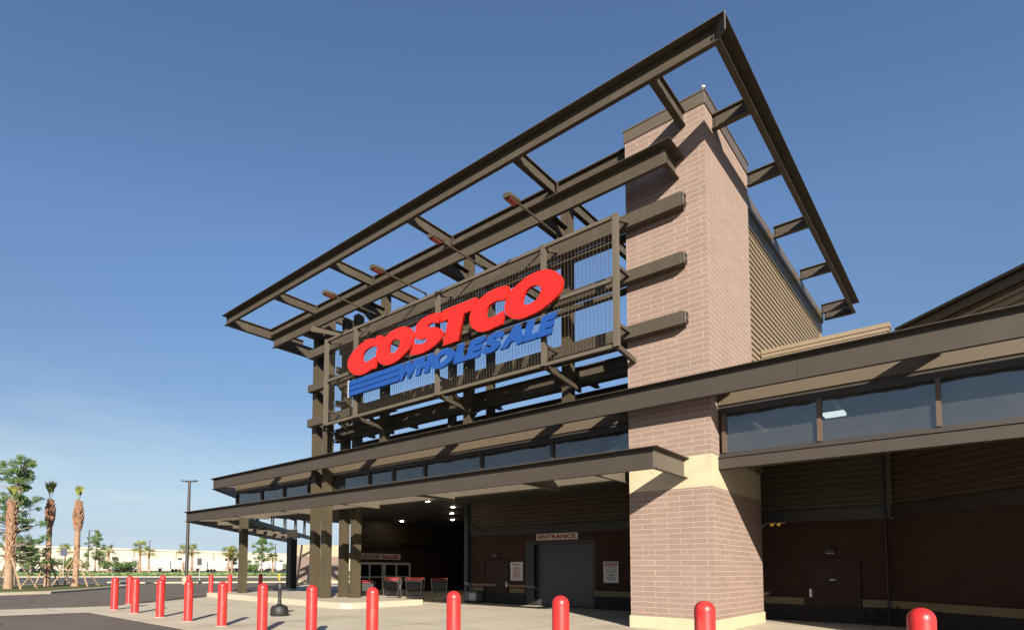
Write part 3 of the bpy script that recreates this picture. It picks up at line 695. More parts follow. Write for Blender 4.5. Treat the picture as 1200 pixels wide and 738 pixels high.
# wide upper canopy
UC = thing('upper_canopy', (-15, 15.4, 6), 'long upper canopy fascia of painted steel running the full width over the windows', 'canopy')
U0, U1 = -31.95, 9.0
MB().chan((U0, 15.21, 6.62), (U1, 15.21, 6.62), (0, -1, 0), 0.20, 0.60).build('fascia_beam', M_FASCIA, UC)
for a in (-27, -21, -15, -9, -3, 3): MB().box(a - 0.004, a + 0.004, 15.380, 15.386, 6.05, 6.59).build('splice_line', M_DARK, UC)
ux = [-26.6, -23.0, -19.1, -14.4, -9.9, -7.75, -4.85, -0.6, 3.9]
for x in ux:
    MB().ibeam((x, 15.42, 6.60), (x, 16.45, 6.60), 0.16, 0.32, 0.02, 0.02).build('outrigger', M_FASCIA, UC)
d45 = Vector((-0.7071, 0.7071, 0)); 
a = Vector((U0 - 0.02, 15.212, 6.62)); MB().chan(a, a + d45 * 22, (-1, -1, 0), 0.20, 0.60).build('fascia_beam', M_FASCIA, UC)
for k in range(1, 7):
    b = Vector((-31.4, 16.5, 6.58)) + d45 * (k * 3.4 - 2.2); MB().ibeam(b + Vector((-0.72, -0.72, 0)), b, 0.2, 0.22).build('outrigger', M_FASCIA, UC)
MB().ibeam((-31.95, 15.45, 6.59), (-31.45, 16.42, 6.59), 0.18, 0.3).build('outrigger', M_FASCIA, UC)
# lower canopy
LC = thing('lower_canopy', (-18, 14, 4), 'lower entrance canopy frame ending against the brick pier', 'canopy')
L0, L1 = -31.85, -5.82
MB().chan((L0 - 0.1, 13.74, 4.61), (-5.84, 13.74, 4.61), (0, -1, 0), 0.20, 0.54).build('fascia_beam', M_FASCIA, LC)
MB().chan((-5.67, 13.915, 4.61), (-5.67, 15.90, 4.61), (1, 0, 0), 0.17, 0.54, 0.10).build('end_beam', M_COL, LC)  # lighter paint than the fascia, stronger sunlight on this end put into colour
channel_corner('corner_plate', -5.67, 13.74, 4.61, 0.20, 0.17, 0.54, 0.10, 0.10, M_FASCIA, LC)
MB().box(-13.8, -7.5, 13.98, 15.85, 4.587, 4.605).build('unseen_shade_sheet', M_FASCIA, LC)  # added sheet hidden behind the fascia, keeps sun off the entrance wall
for x in (-7.6, -10.0, -14.5, -18.8, -23.3, -27.6):
    MB().ibeam((x, 13.97, 4.585), (x, 16.41, 4.585), 0.12, 0.44, 0.02, 0.02).build('outrigger', M_COL, LC)
a = Vector((L0 - 0.12, 13.742, 4.61)); MB().chan(a, a + d45 * 26, (-1, -1, 0), 0.20, 0.54).build('fascia_beam', M_FASCIA, LC)
for k in range(1, 8):
    b = Vector((-31.4, 16.5, 4.56)) + d45 * (k * 3.0 - 2.6); MB().ibeam(b + Vector((-1.75, -1.75, 0)), b, 0.2, 0.30).build('outrigger', M_STEEL, LC)
MB().ibeam((-31.8, 14.0, 4.585), (-31.45, 16.45, 4.585), 0.2, 0.30).build('outrigger', M_STEEL, LC)

# ------------------------------------------------------------------ columns
def hcol(x, y, z0, z1, w, dpt, label, grp, M=M_POST):
    t = thing('steel_column', (x, y, z0), label, 'steel column', grp)
    # square tube with a shallow groove down every face
    a = w / 2; b = dpt / 2; g = 0.014; e = 0.05
    prof = [(x - a, y - b), (x - a + e, y - b), (x - a + e, y - b + g), (x + a - e, y - b + g), (x + a - e, y - b), (x + a, y - b),
            (x + a, y - b + e), (x + a - g, y - b + e), (x + a - g, y + b - e), (x + a, y + b - e), (x + a, y + b), (x - a, y + b)]
    MB().prism(prof, z0 + 0.03, z1).build('shaft', M, t)
    MB().box(x - a - 0.06, x + a + 0.06, y - b - 0.06, y + b + 0.06, z0, z0 + 0.03).build('base_plate', M, t)
    return t
gc = 'steel columns holding the sign tower'
PZ = 0.24
for (x, y), lb in zip(((-22.45, 15.98 + 0.2), (-21.62, 16.2), (-21.72, 17.3), (-20.92, 17.35)), ('front left', 'front right', 'back left', 'back right')):
    hcol(x * 1.028 - 0.0, y, PZ, 13.7, 0.34, 0.38, 'tall bronze steel column, %s of the four columns at the left end of the sign' % lb, gc)
for x, w_ in ((-18.9, 'leftmost'), (-14.1, 'middle'), (-9.82, 'rightmost')):
    hcol(x, 16.75, 6.6, 13.9, 0.30, 0.34, '%s of the three bronze posts rising from the upper canopy behind the letters' % w_, gc)
hcol(-16.6, 18.6, 6.5, 13.9, 0.26, 0.3, 'slim rear bronze post behind the left half of the sign', gc)
hcol(-14.5, 18.6, 6.5, 13.9, 0.26, 0.3, 'slim rear bronze post behind the middle of the sign', gc)
hcol(-29.4, 15.95, PZ, 4.32, 0.34, 0.36, 'bronze column under the left corner of the lower canopy', gc)
hcol(-36.2, 23.4, 0.1, 4.32, 0.55, 0.5, 'black looking shaded column farther back under the left wing', gc, M_DARK)  # dark paint instead of bronze, giving this column's shade by colour
slab('column_plinth', [(-31.0, 14.75), (-18.6, 14.3), (-18.3, 14.6), (-18.3, 18.6), (-30.6, 18.6)], -0.2, PZ, M_KERB)

# ------------------------------------------------------------------ roof trellis
RT = thing('roof_trellis', (-16, 20, 13.7), 'open roof trellis of steel I-beams crowning the sign tower', 'roof frame')
ZT = 14.3
MB().chan((-27.75, 13.53, ZT), (-4.15, 13.53, ZT), (0, -1, 0), 0.29, 0.48, 0.12).build('front_beam', M_STEEL, RT)
channel_corner('corner_plate', -3.86, 13.53, ZT, 0.29, 0.29, 0.48, 0.12, 0.12, M_STEEL, RT)
MB().chan((-3.86, 13.795, ZT), (-3.86, 33.2, ZT), (1, 0, 0), 0.29, 0.48, 0.12).build('side_beam', M_STEEL, RT)
MB().ibeam((-27.5, 13.805, ZT - 0.004), (-27.5, 18.2, ZT - 0.004), 0.22, 0.52, 0.035, 0.03).build('side_beam', M_STEEL, RT)
for x in (-9.9, -14.5, -19.1, -23.3):
    MB().ibeam((x, 13.83, ZT - 0.01), (x, 16.10, ZT - 0.01), 0.17, 0.42, 0.03, 0.025).build('purlin', M_STEEL, RT)
    MB().ibeam((x, 16.35, ZT - 0.01), (x, 22.6, ZT - 0.01), 0.17, 0.42, 0.03, 0.025).build('purlin', M_STEEL, RT)
    MB().box(x + 0.121, x + 0.145, 16.02, 16.12, ZT - 0.38, ZT - 0.02).build('end_plate', M_BOLT, RT)
MB().ibeam((-5.68, 13.83, ZT - 0.01), (-5.68, 15.90, ZT - 0.01), 0.17, 0.42, 0.03, 0.025).build('purlin', M_STEEL, RT)
MB().ibeam((-27.5, 16.22, ZT), (PX0 - 0.0, 16.22, ZT), 0.26, 0.50, 0.035, 0.03).build('inner_beam', M_STEEL, RT)
for y in (16.58, 19.86, 23.7, 27.9, 32.3, 33.05):
    x0 = PX1 + 0.01 if y < 20 else SX + 0.17
    MB().ibeam((x0, y, ZT - 0.02), (-4.135, y, ZT - 0.02), 0.18, 0.42 if y < 33 else 0.5, 0.03, 0.025).build('cross_beam', M_STEEL, RT)
    mb = MB(); bolts(mb, [(x0 + 0.06, y - 0.0125, ZT - 0.12 - 0.08 * i) for i in range(4)], (0, -1, 0), 0.02, 0.02); mb.build('bolts', M_BLACK, RT)
mb = MB(); 
for i in range(3):
    mb = MB(); bolts(mb, [(-4.20, 13.79, ZT - 0.14 - 0.12 * i)], (0, -1, 0), 0.028, 0.03); mb.build('bolt', M_BLACK, RT)
MB().extrude([(0, 0), (0.27, 0.27), (0.255, 0.285), (-0.015, 0.015)], (-4.11, 13.80, ZT - 0.46), (-4.11, 13.80, ZT - 0.02), (1, 0, 0), (0, -1, 0)).build('stiffener', M_COL, RT)

# ------------------------------------------------------------------ tower framing that carries the sign
TF = thing('sign_tower_frame', (-15, 15.6, 8), 'horizontal steel beams and rails behind the red and blue sign, butting the brick pier', 'steel frame')
# boxed double beam
MB().chan((-25.38, 14.87, 13.0), (-5.92, 14.87, 13.0), (0, -1, 0), 0.27, 0.56, 0.10).build('front_beam', M_STEEL, TF)
channel_corner('corner_plate', -5.66, 14.87, 13.0, 0.27, 0.26, 0.56, 0.10, 0.10, M_STEEL, TF)
MB().chan((-5.66, 15.115, 13.0), (-5.66, 15.90, 13.0), (1, 0, 0), 0.26, 0.56, 0.10).build('end_beam', M_STEEL, TF)
MB().chan((-25.38, 15.124, 12.998), (-25.38, 18.4, 12.998), (-1, 0, 0), 0.26, 0.556, 0.10).build('end_beam', M_STEEL, TF)
for x in (-22.9, -18.9, -14.1, -9.85):
    MB().ibeam((x, 15.125, 12.98), (x, 16.58, 12.98), 0.30, 0.50, 0.035, 0.03).build('bracket_arm', M_STEEL, TF)
# three rails
for z0, z1 in ((11.48, 11.88), (9.86, 10.20), (8.20, 8.56)):
    MB().box(-23.1, -5.67, 15.60, 15.86, z0, z1).build('rail', M_STEEL, TF, bevel=0.012)
    MB().box(-5.67, -5.60, 15.62, 15.84, z0 + 0.02, z1 - 0.02).build('rail_end_plate', M_BOLT, TF, bevel=0.015)
    mb = MB()
    for yy in (15.68, 15.78):
        for zz in (z0 + 0.09, z1 - 0.09): mb.tube((-5.60, yy, zz), (-5.585, yy, zz), 0.028, n=10)
    mb.build('bolts', M_BLACK, TF)
    if z0 < 12: MB().box(-21.6, PX0 - 0.0, 16.28, 16.38, z0 + 0.02, z1 - 0.14).build('rear_rail', M_STEEL, TF)
# deep lower beam and the canopy tie above the upper canopy
MB().ibeam((-23.0, 17.2, 8.32), (PX0, 17.2, 8.32), 0.30, 0.62, 0.03, 0.03).build('deep_beam', M_STEEL, TF)
MB().box(-22.9, PX0, 17.10, 17.14, 7.98, 8.02).build('stiffener_lip', M_STEEL, TF)
MB().ibeam((-23.0, 18.9, 8.00), (PX0, 18.9, 8.00), 0.2, 0.22).build('tie_beam', M_STEEL, TF)
for x in (-21.9, -18.9, -14.1, -9.82):
    MB().ibeam((x, 17.36, 8.28), (x, 18.8, 8.28), 0.18, 0.24).build('cross_tie', M_STEEL, TF)
    MB().bar((x, 15.86, 8.0), (x, 16.58, 7.75), 0.10, 0.14).build('raking_arm', M_STEEL, TF)
for x0, x1, z0, z1 in ((-18.6, -14.4, 6.7, 8.0), (-21.0, -18.9, 7.0, 8.6), (-14.0, -10.2, 6.7, 7.6)):
    MB().tube((x0, 18.0, z0), (x1, 18.0, z1), 0.03, n=8).build('brace_rod', M_STEEL, TF)
for x in (-22.9, -21.95):
    for z in (12.2, 10.9, 9.3, 7.7):
        MB().bar((x, 16.4, z), (x, 17.0, z - 0.0), 0.12, 0.28).build('tie_plate', M_STEEL, TF)
for z in (12.5, 10.6, 8.9):
    MB().ibeam((-22.9, 17.4, z), (-18.9, 17.4, z - 0.0), 0.2, 0.3).build('cross_tie', M_STEEL, TF)
    MB().bar((-22.0, 17.2, z - 0.7), (-21.9, 15.9, z - 0.1), 0.08, 0.16).build('raking_arm', M_STEEL, TF)
MB().bar((-21.9, 14.95, 12.4), (-19.2, 16.6, 11.6), 0.14, 0.24).build('raking_arm', M_STEEL, TF)
MB().bar((-18.8, 15.5, 12.45), (-18.9, 16.6, 11.9), 0.10, 0.2).build('raking_arm', M_STEEL, TF)

# ------------------------------------------------------------------ sign frame
SF = thing('mesh_sign_frame', (-13.8, 14.85, 9.6), 'rectangular tube frame with fine wire mesh holding the store lettering', 'sign frame')
FX0, FX1, FZ0, FZ1 = -20.55, -7.17, 7.72, 11.5
def rect(x0, x1, z0, z1, name, y0=14.80, y1=14.90): MB().box(x0, x1, y0, y1, z0, z1).build(name, M_COL, SF)
for x, w_ in ((FX0, 0.14), (-18.55, 0.12), (-13.95, 0.12), (-9.52, 0.12), (FX1, 0.14)):
    rect(x - w_ / 2, x + w_ / 2, FZ0, FZ1, 'upright', 14.74, 14.90)
for z0, z1 in ((FZ0, FZ0 + 0.10), (9.60, 9.70), (FZ1 - 0.1, FZ1)):
    rect(FX0 + 0.07, FX1 - 0.07, z0, z1, 'rail', 14.79, 14.89)
wm = MB()
x = FX0 + 0.14
while x < FX1 - 0.1:
    wm.box(x, x + 0.008, 14.897, 14.904, FZ0 + 0.1, FZ1 - 0.28); x += 0.118
z = FZ0 + 0.16
while z < FZ1 - 0.3:
    wm.box(FX0 + 0.07, FX1 - 0.07, 14.907, 14.911, z, z + 0.0025); z += 0.075
tag(wm.build('wire_mesh', M_STEEL, SF, weld=False))
for x in (FX0, -18.55, -13.95, -9.52, FX1):
    for z in (11.62, 10.03, 8.38):
        zz = min(z, FZ1 - 0.12)
        MB().bar((x, 14.90, zz), (x, 15.60, z), 0.09, 0.09).build('stand_off', M_STEEL, SF)
for x in (FX1, -9.52, -13.95, -18.55):
    MB().bar((x, 14.86, FZ0 + 0.02), (x + 0.02, 16.95, FZ0 - 0.25), 0.10, 0.14).build('strut', M_STEEL, SF)

# lettering
SG = thing('store_sign', (-13.8, 14.5, 8.5), 'large red and blue COSTCO WHOLESALE channel letters on the mesh frame', 'store sign')
C1 = [(-16.88, 10.62), (-16.63, 10.55), (-16.82, 10.18), (-16.92, 10.16), (-17.12, 10.24), (-17.4, 10.25), (-17.66, 10.17), (-17.83, 10.03), (-17.83, 9.9), (-17.67, 9.78), (-17.44, 9.75), (-17.22, 9.79), (-17.0, 9.84), (-16.97, 9.62), (-17.05, 9.34), (-17.21, 9.36), (-17.54, 9.29), (-17.94, 9.28), (-18.29, 9.37), (-18.6, 9.58), (-18.75, 9.81), (-18.74, 10.08), (-18.56, 10.28), (-18.2, 10.48), (-17.8, 10.60), (-17.46, 10.64), (-17.24, 10.61), (-17.11, 10.56)]
O1 = [(-16.98, 9.96), (-17.0, 9.75), (-16.83, 9.53), (-16.51, 9.35), (-16.19, 9.29), (-15.78, 9.34), (-15.38, 9.49), (-15.09, 9.66), (-14.93, 9.86), (-14.91, 10.13), (-15.03, 10.35), (-15.3, 10.53), (-15.6, 10.6), (-16.01, 10.59), (-16.42, 10.49), (-16.74, 10.34), (-16.93, 10.13)]
O1H = [(-15.62, 10.01), (-15.71, 9.86), (-15.86, 9.74), (-16.1, 9.72), (-16.23, 9.81), (-16.26, 9.96), (-16.15, 10.11), (-15.97, 10.19), (-15.77, 10.15), (-15.64, 10.07)]
S1 = [(-14.83, 10.21), (-14.80, 10.38), (-14.62, 10.53), (-14.3, 10.61), (-13.93, 10.61), (-13.54, 10.55), (-13.64, 10.15), (-13.84, 10.24), (-14.04, 10.28), (-14.19, 10.23), (-14.13, 10.18), (-13.84, 10.1), (-13.59, 9.97), (-13.49, 9.84), (-13.5, 9.68), (-13.61, 9.54), (-13.88, 9.41), (-14.19, 9.33), (-14.56, 9.3), (-14.85, 9.33), (-15.14, 9.40), (-14.89, 9.80), (-14.76, 9.73), (-14.57, 9.68), (-14.36, 9.67), (-14.23, 9.75), (-14.27, 9.78), (-14.62, 9.84), (-14.81, 9.95), (-14.86, 10.09)]
T1 = [(-13.45, 10.58), (-11.96, 10.58), (-11.94, 10.47), (-12.16, 10.16), (-12.48, 10.17), (-12.73, 9.30), (-13.48, 9.30), (-13.22, 10.17), (-13.6, 10.17), (-13.49, 10.46)]
C2 = [(-10.7, 10.55), (-10.61, 10.46), (-10.62, 10.29), (-10.79, 10.08), (-10.99, 10.14), (-11.25, 10.15), (-11.44, 10.09), (-11.55, 9.97), (-11.55, 9.8), (-11.43, 9.72), (-11.25, 9.7), (-11.02, 9.75), (-10.84, 9.78), (-10.84, 9.58), (-10.91, 9.35), (-10.97, 9.33), (-11.13, 9.32), (-11.47, 9.29), (-11.78, 9.33), (-12.01, 9.46), (-12.21, 9.67), (-12.26, 9.93), (-12.18, 10.16), (-11.94, 10.4), (-11.59, 10.54), (-11.25, 10.6), (-10.95, 10.60), (-10.8, 10.57)]
O2 = [(-9.22, 10.55), (-9.03, 10.46), (-8.84, 10.3), (-8.72, 10.12), (-8.7, 9.92), (-8.78, 9.72), (-8.97, 9.56), (-9.23, 9.44), (-9.55, 9.34), (-9.88, 9.3), (-10.20, 9.30), (-10.36, 9.34), (-10.58, 9.45), (-10.77, 9.65), (-10.81, 9.84), (-10.77, 10.04), (-10.66, 10.24), (-10.48, 10.37), (-10.2, 10.49), (-9.87, 10.59), (-9.58, 10.61), (-9.38, 10.59)]
O2H = [(-9.6, 10.17), (-9.45, 10.05), (-9.47, 9.92), (-9.55, 9.8), (-9.72, 9.71), (-9.92, 9.69), (-10.07, 9.74), (-10.12, 9.84), (-10.07, 10.0), (-9.95, 10.13), (-9.78, 10.19)]
for i, (pl_, h) in enumerate(((C1, None), (O1, O1H), (S1, None), (T1, None), (C2, None), (O2, O2H))):
    o = poly_solid('red_letter', pl_, 14.56 - 0.002 * i, 14.65, M_RED, SG, h)
    o['label'] = 'big red letter ' + 'COSTCO'[i]
cells = [(-15.72, -14.68), (-14.83, -13.98), (-14.02, -12.98), (-13.0, -12.42), (-12.46, -11.66), (-11.74, -10.90), (-11.02, -10.14), (-10.16, -9.62), (-9.62, -8.98)]
for ch, (a, b) in zip('WHOLESALE', cells):
    o = fit_text('blue_letter', ch, (0, 14.62, 0), (1, 0, 0), a, b + 0.03, 8.55, 9.17 if ch != 'O' else 9.19, 0.09, M_BLUE, SG, 0.08, 0.28)
    o['label'] = 'blue letter ' + ch
for k in range(3):
    z0 = 8.56 + k * 0.215
    MB().extrude([(0, z0), (2.93 + 0.05 * k, z0), (3.0 + 0.05 * k, z0 + 0.185), (0.0, z0 + 0.185)], (-18.65, 14.55, 0), (-18.65, 14.69, 0), (1, 0, 0), (0, 0, 1)).build('blue_stripe', M_BLUE, SG)
MB().box(-18.7, -18.655, 14.55, 14.72, 8.52, 9.22).build('stripe_end_strip', M_WHITE, SG)

# ------------------------------------------------------------------ floodlights over the sign
for x, w_ in ((-9.5, 'rightmost'), (-12.47, 'second from the right'), (-15.33, 'third from the right'), (-18.14, 'leftmost')):
    e = thing('floodlight', (x, 15.6, 11.9), 'sign floodlight on a long arm over the letters, %s of four' % w_, 'floodlight', 'floodlights over the sign')
    MB().path([(x, 15.66, 11.88), (x, 15.62, 12.15), (x, 13.35, 12.18)], 0.032, 8).build('arm', M_STEEL, e)
    prof = [(-0.13, -0.03), (-0.10, -0.08), (0.10, -0.08), (0.13, -0.03), (0.09, 0.07), (-0.09, 0.07)]
    MB().extrude(prof, (x, 12.88, 12.16), (x, 13.42, 12.20), (1, 0, 0), (0, 0, 1)).build('lamp_head', M_STEEL, e, bevel=0.01)
    MB().box(x - 0.09, x + 0.09, 12.95, 13.35, 12.065, 12.078).build('lens', M_LENSR, e)

# ------------------------------------------------------------------ bollards
BOL = [(-0.52, 8.2), (-2.64, 7.83), (-4.65, 7.66), (-6.87, 7.76), (-9.28, 7.95), (-11.3, 7.86), (-13.27, 7.76), (-15.35, 7.75), (-17.35, 7.7), (-19.4, 7.7), (-21.6, 7.72), (-23.8, 7.78),
       (-27.0, 9.4), (-28.9, 11.55), (-30.7, 13.6), (-31.8, 15.35), (-33.0, 17.1), (-33.4, 19.35)]
bl = ['nearest to the camera at the lower right edge', 'in front of the brick pier corner', 'right of the shutter in the foreground', 'below the brown side door', 'just right of the column cluster', 'overlapping the column cluster base',
      'left of the column cluster beside the black stand', 'in front of the left canopy column', 'fourth from the corner of the pavement', 'third from the corner of the pavement', 'second from the corner of the pavement', 'at the far left corner of the pavement',
      'first on the receding side row', 'second on the receding side row', 'third on the receding side row', 'fourth on the receding side row', 'fifth on the receding side row', 'farthest back on the receding side row']
first = thing('bollard', (BOL[0][0], BOL[0][1], 0), 'red rounded bollard ' + bl[0], 'bollard', 'red bollards along the pavement edge')
pf = [(0.129, 0.0), (0.129, 0.03), (0.126, 0.05), (0.126, 1.095)]
for i in range(1, 9):
    a = i / 8 * math.pi / 2; pf.append((0.126 * math.cos(a), 1.095 + 0.122 * math.sin(a)))
mb = MB().lathe(pf[:], (0, 0, 0), 32); me = mb.build('sleeve', M_REDP, None, smooth=True); me.parent = first
mb = MB().lathe([(0.1265, 1.07), (0.1295, 1.077), (0.1265, 1.084)], (0, 0, 0), 32).build('moulded_ring', M_REDP, None, smooth=True); mb.parent = first
mb = MB().lathe([(0.165, 0.0), (0.165, 0.012), (0.128, 0.016)], (0, 0, 0), 32).build('sealant_ring', M_KERB, None, smooth=True); mb.parent = first
for (x, y), t_ in list(zip(BOL, bl))[1:]:
    dup(first, (x, y, 0), random.random() * 6, 'red rounded bollard ' + t_)

# black stand with a domed base next to the bollards
e = thing('cigarette_stand', (-17.3, 10.75, 0), 'black domed smoking receptacle with a thin neck between two red bollards', 'ash receptacle')
MB().lathe([(0, 0), (0.28, 0), (0.30, 0.03), (0.29, 0.24), (0.25, 0.32), (0.14, 0.36), (0.07, 0.40)], (-17.3, 10.75, 0), 28).build('domed_base', M_BLACK, e, smooth=True)
MB().lathe([(0.07, 0.40), (0.055, 0.55), (0.06, 0.80), (0.085, 0.90)], (-17.3, 10.75, 0), 20).build('neck', M_BLACK, e, smooth=True)
MB().lathe([(0.085, 0.90), (0.105, 0.92), (0.105, 1.05), (0.08, 1.09), (0, 1.10)], (-17.3, 10.75, 0), 20).build('ash_head', M_BLACK, e, smooth=True)

# ------------------------------------------------------------------ shopping carts
def make_cart():
    e = thing('shopping_cart', (0, 0, 0), '', 'shopping cart', 'shopping carts by the recess')
    def add(o): o.parent = e; return o
    w = 0.34
    mb = MB()   # deep wire basket, local -Y is the handle end
    for z, y0, y1, ww in ((0.45, -0.30, 0.50, 0.26), (0.62, -0.33, 0.56, 0.29), (0.78, -0.36, 0.60, 0.32), (0.92, -0.38, 0.64, 0.34)):
        for a, b in (((-ww, y0), (ww, y0)), ((ww, y0), (ww, y1)), ((ww, y1), (-ww, y1)), ((-ww, y1), (-ww, y0))):
            mb.tube((a[0], a[1], z), (b[0], b[1], z), 0.009, n=5)
    for i in range(13):
        f = -1 + i / 6
        for y0, y1, yt in ((-0.30, -0.38, 0), (0.50, 0.64, 0)):
            mb.tube((0.26 * f, y0, 0.45), (0.34 * f, y1, 0.92), 0.005, n=4)
        for s_ in (-1, 1):
            yb = -0.30 + 0.80 * (f + 1) / 2; yt2 = -0.38 + 1.02 * (f + 1) / 2
            mb.tube((0.26 * s_, yb, 0.45), (0.34 * s_, yt2, 0.92), 0.005, n=4)
        mb.tube((0.26 * f, -0.30, 0.45), (0.26 * f, 0.50, 0.45), 0.005, n=4)
    add(mb.build('basket', M_GREYW, None, weld=False))
    add(MB().box(-0.31, 0.31, -0.40, -0.385, 0.48, 0.86).build('rear_flap', M_BLACK, None))
    mb = MB(); mb.tube((-0.36, -0.50, 1.0), (0.36, -0.50, 1.0), 0.02, n=10); add(mb.build('handle', M_LEDTX, None, smooth=True))
    mb = MB(); mb.box(-0.26, 0.26, -0.42, -0.395, 0.89, 0.94); add(mb.build('red_panel', M_LEDTX, None))  # handle and panel in dull red, with shade put into the colour
    mb = MB()
    for s_ in (-1, 1):
        mb.path([(0.36 * s_, -0.50, 1.0), (0.35 * s_, -0.40, 0.80), (0.30 * s_, -0.34, 0.24), (0.30 * s_, -0.40, 0.16), (0.26 * s_, 0.55, 0.16), (0.26 * s_, 0.50, 0.45)], 0.016, 8)
    mb.tube((-0.30, -0.36, 0.18), (0.30, -0.36, 0.18), 0.02, n=8); mb.tube((-0.26, 0.5, 0.16), (0.26, 0.5, 0.16), 0.016, n=8)
    add(mb.build('tube_frame', M_CHROME, None))
    for x, y in ((-0.30, -0.36), (0.30, -0.36), (-0.24, 0.48), (0.24, 0.48)):
        add(MB().tube((x - 0.015, y, 0.065), (x + 0.015, y, 0.065), 0.062, n=14).build('wheel', M_BLACK, None))
    return e
cart = make_cart()
cart.location = (-22.75, 19.15, 0); cart.rotation_euler = (0, 0, R(38)); cart['label'] = 'leftmost shopping cart, catching sun beside the column cluster'
for (x, y), t_ in zip(((-21.95, 20.05), (-21.1, 20.85), (-20.2, 21.75)), ('second shopping cart from the columns in the shaded row', 'third shopping cart from the columns in the shaded row', 'rightmost shopping cart of the row, nearest the inner wall corner')):
    dup(cart, (x, y, 0), R(40), t_, 1.12)
for (x, y), t_ in zip(((-22.5, 20.75), (-21.65, 21.6)), ('shopping cart nested behind the second cart of the row', 'shopping cart nested behind the third cart of the row')):
    dup(cart, (x, y, 0), R(40), t_, 1.12)

# ------------------------------------------------------------------ vegetation
def leaf_mat(name, c, c2, trans=0.25):
    c, c2 = (tuple(v * ALB for v in q) for q in (c, c2))
    M = bpy.data.materials.new(name); M.use_nodes = True
    t = M.node_tree; b = t.nodes['Principled BSDF']; l = t.links.new
    b.inputs['Roughness'].default_value = 0.55; b.inputs['Specular IOR Level'].default_value = 0.3
    g = t.nodes.new('ShaderNodeNewGeometry'); mx = t.nodes.new('ShaderNodeMixRGB')
    mx.inputs[1].default_value = (*c, 1); mx.inputs[2].default_value = (*c2, 1)
    l(g.outputs['Random Per Island'], mx.inputs[0]); l(mx.outputs[0], b.inputs['Base Color'])
    tr = t.nodes.new('ShaderNodeBsdfTranslucent'); l(mx.outputs[0], tr.inputs[0])
    ms = t.nodes.new('ShaderNodeMixShader'); ms.inputs[0].default_value = trans
    o = t.nodes['Material Output']; l(b.outputs[0], ms.inputs[1]); l(tr.outputs[0], ms.inputs[2]); l(ms.outputs[0], o.inputs[0])
    return M
M_LEAF = leaf_mat('oak_leaves', (0.11, 0.23, 0.07), (0.32, 0.45, 0.16))
M_PALML = leaf_mat('palm_fronds', (0.22, 0.28, 0.05), (0.50, 0.50, 0.14))
M_BOOT = mat('palm_boots', (0.36, 0.20, 0.12), 0.9, var=0.35, vs=5, bump=1.0, bs=14)
M_TRUNK = mat('palm_trunk', (0.40, 0.26, 0.17), 0.9, var=0.28, vs=3, bump=0.9, bs=10, stretch=(1, 1, 4))
M_BARK = mat('grey_bark', (0.26, 0.22, 0.17), 0.9, var=0.25, vs=4, bump=0.8, bs=12)
M_STAKE = mat('pine_stake', (0.50, 0.34, 0.19), 0.8, var=0.1)
def trunk_mb(x, y, z0, h, r0, r1, lean=(0, 0), n=12, seg=14, rough=0.06):
    mb = MB(); rings = []
    for k in range(seg + 1):
        f = k / seg; cxx = x + lean[0] * f * f; cyy = y + lean[1] * f * f; r = r0 + (r1 - r0) * f
        if f < 0.08: r *= 1.25 - 3 * f
        rings.append([(cxx + r * (1 + random.uniform(-rough, rough)) * math.cos(2 * math.pi * i / n), cyy + r * (1 + random.uniform(-rough, rough)) * math.sin(2 * math.pi * i / n), z0 + h * f) for i in range(n)])
    for a, b in zip(rings, rings[1:]):
        for i in range(n): j = (i + 1) % n; mb.face([a[i], a[j], b[j], b[i]])
    mb.face(rings[-1]); return mb
def frond(mb, base, az, elv, L_, wid, droop=0.8, leaf=14, spread=200):
    # a fan-shaped palm leaf: short stalk then splayed pointed leaflets
    d = Vector((math.cos(az) * math.cos(elv), math.sin(az) * math.cos(elv), math.sin(elv)))
    sd = d.cross(Vector((0, 0, 1))).normalized(); upn = sd.cross(d)
    base = Vector(base); hub = base + d * L_ * 0.45 - Vector((0, 0, 1)) * droop * L_ * 0.06
    mb.face([base - sd * 0.02, base + sd * 0.02, hub + sd * 0.02, hub - sd * 0.02])
    for i in range(leaf):
        a = (i / (leaf - 1) - 0.5) * R(spread); ll = L_ * 0.62 * (0.72 + 0.28 * math.cos(a)) * random.uniform(0.85, 1.05)
        dd = (d * math.cos(a) + sd * math.sin(a)).normalized()
        mid = hub + dd * ll * 0.55 - Vector((0, 0, 1)) * droop * 0.06 * ll + upn * 0.05
        tip = hub + dd * ll - Vector((0, 0, 1)) * droop * random.uniform(0.25, 0.6) * ll
        pw = dd.cross(upn).normalized() * wid
        mb.face([hub, mid - pw, tip, mid + pw])
def boots(x, y, z0, z1, r, n, M, par, up_=True, bulge=1.3):
    mb = MB()
    for i in range(n):
        f = i / n; z = z0 + (z1 - z0) * f; az = i * 2.399 + random.uniform(-.2, .2)
        rr = r * (1 + (bulge - 1) * math.sin(math.pi * min(1, f * 1.1)))
        p = Vector((x + rr * 0.75 * math.cos(az), y + rr * 0.75 * math.sin(az), z)); o = Vector((math.cos(az), math.sin(az), 0)); sd = Vector((-o.y, o.x, 0))
        t = p + o * r * random.uniform(0.15, 0.42) + Vector((0, 0, random.uniform(0.22, 0.36)))
        w = 0.09
        a, b = p - sd * w, p + sd * w; c, d_ = t + sd * w * 0.45, t - sd * w * 0.45
        k = -o * 0.05 + Vector((0, 0, 0.05))
        mb.face([a, b, c, d_]); mb.face([d_ + k, c + k, b + k, a + k]); mb.face([a, d_, d_ + k, a + k]); mb.face([c, b, b + k, c + k]); mb.face([d_, c, c + k, d_ + k])
    return mb.build('leaf_bases', M, par)
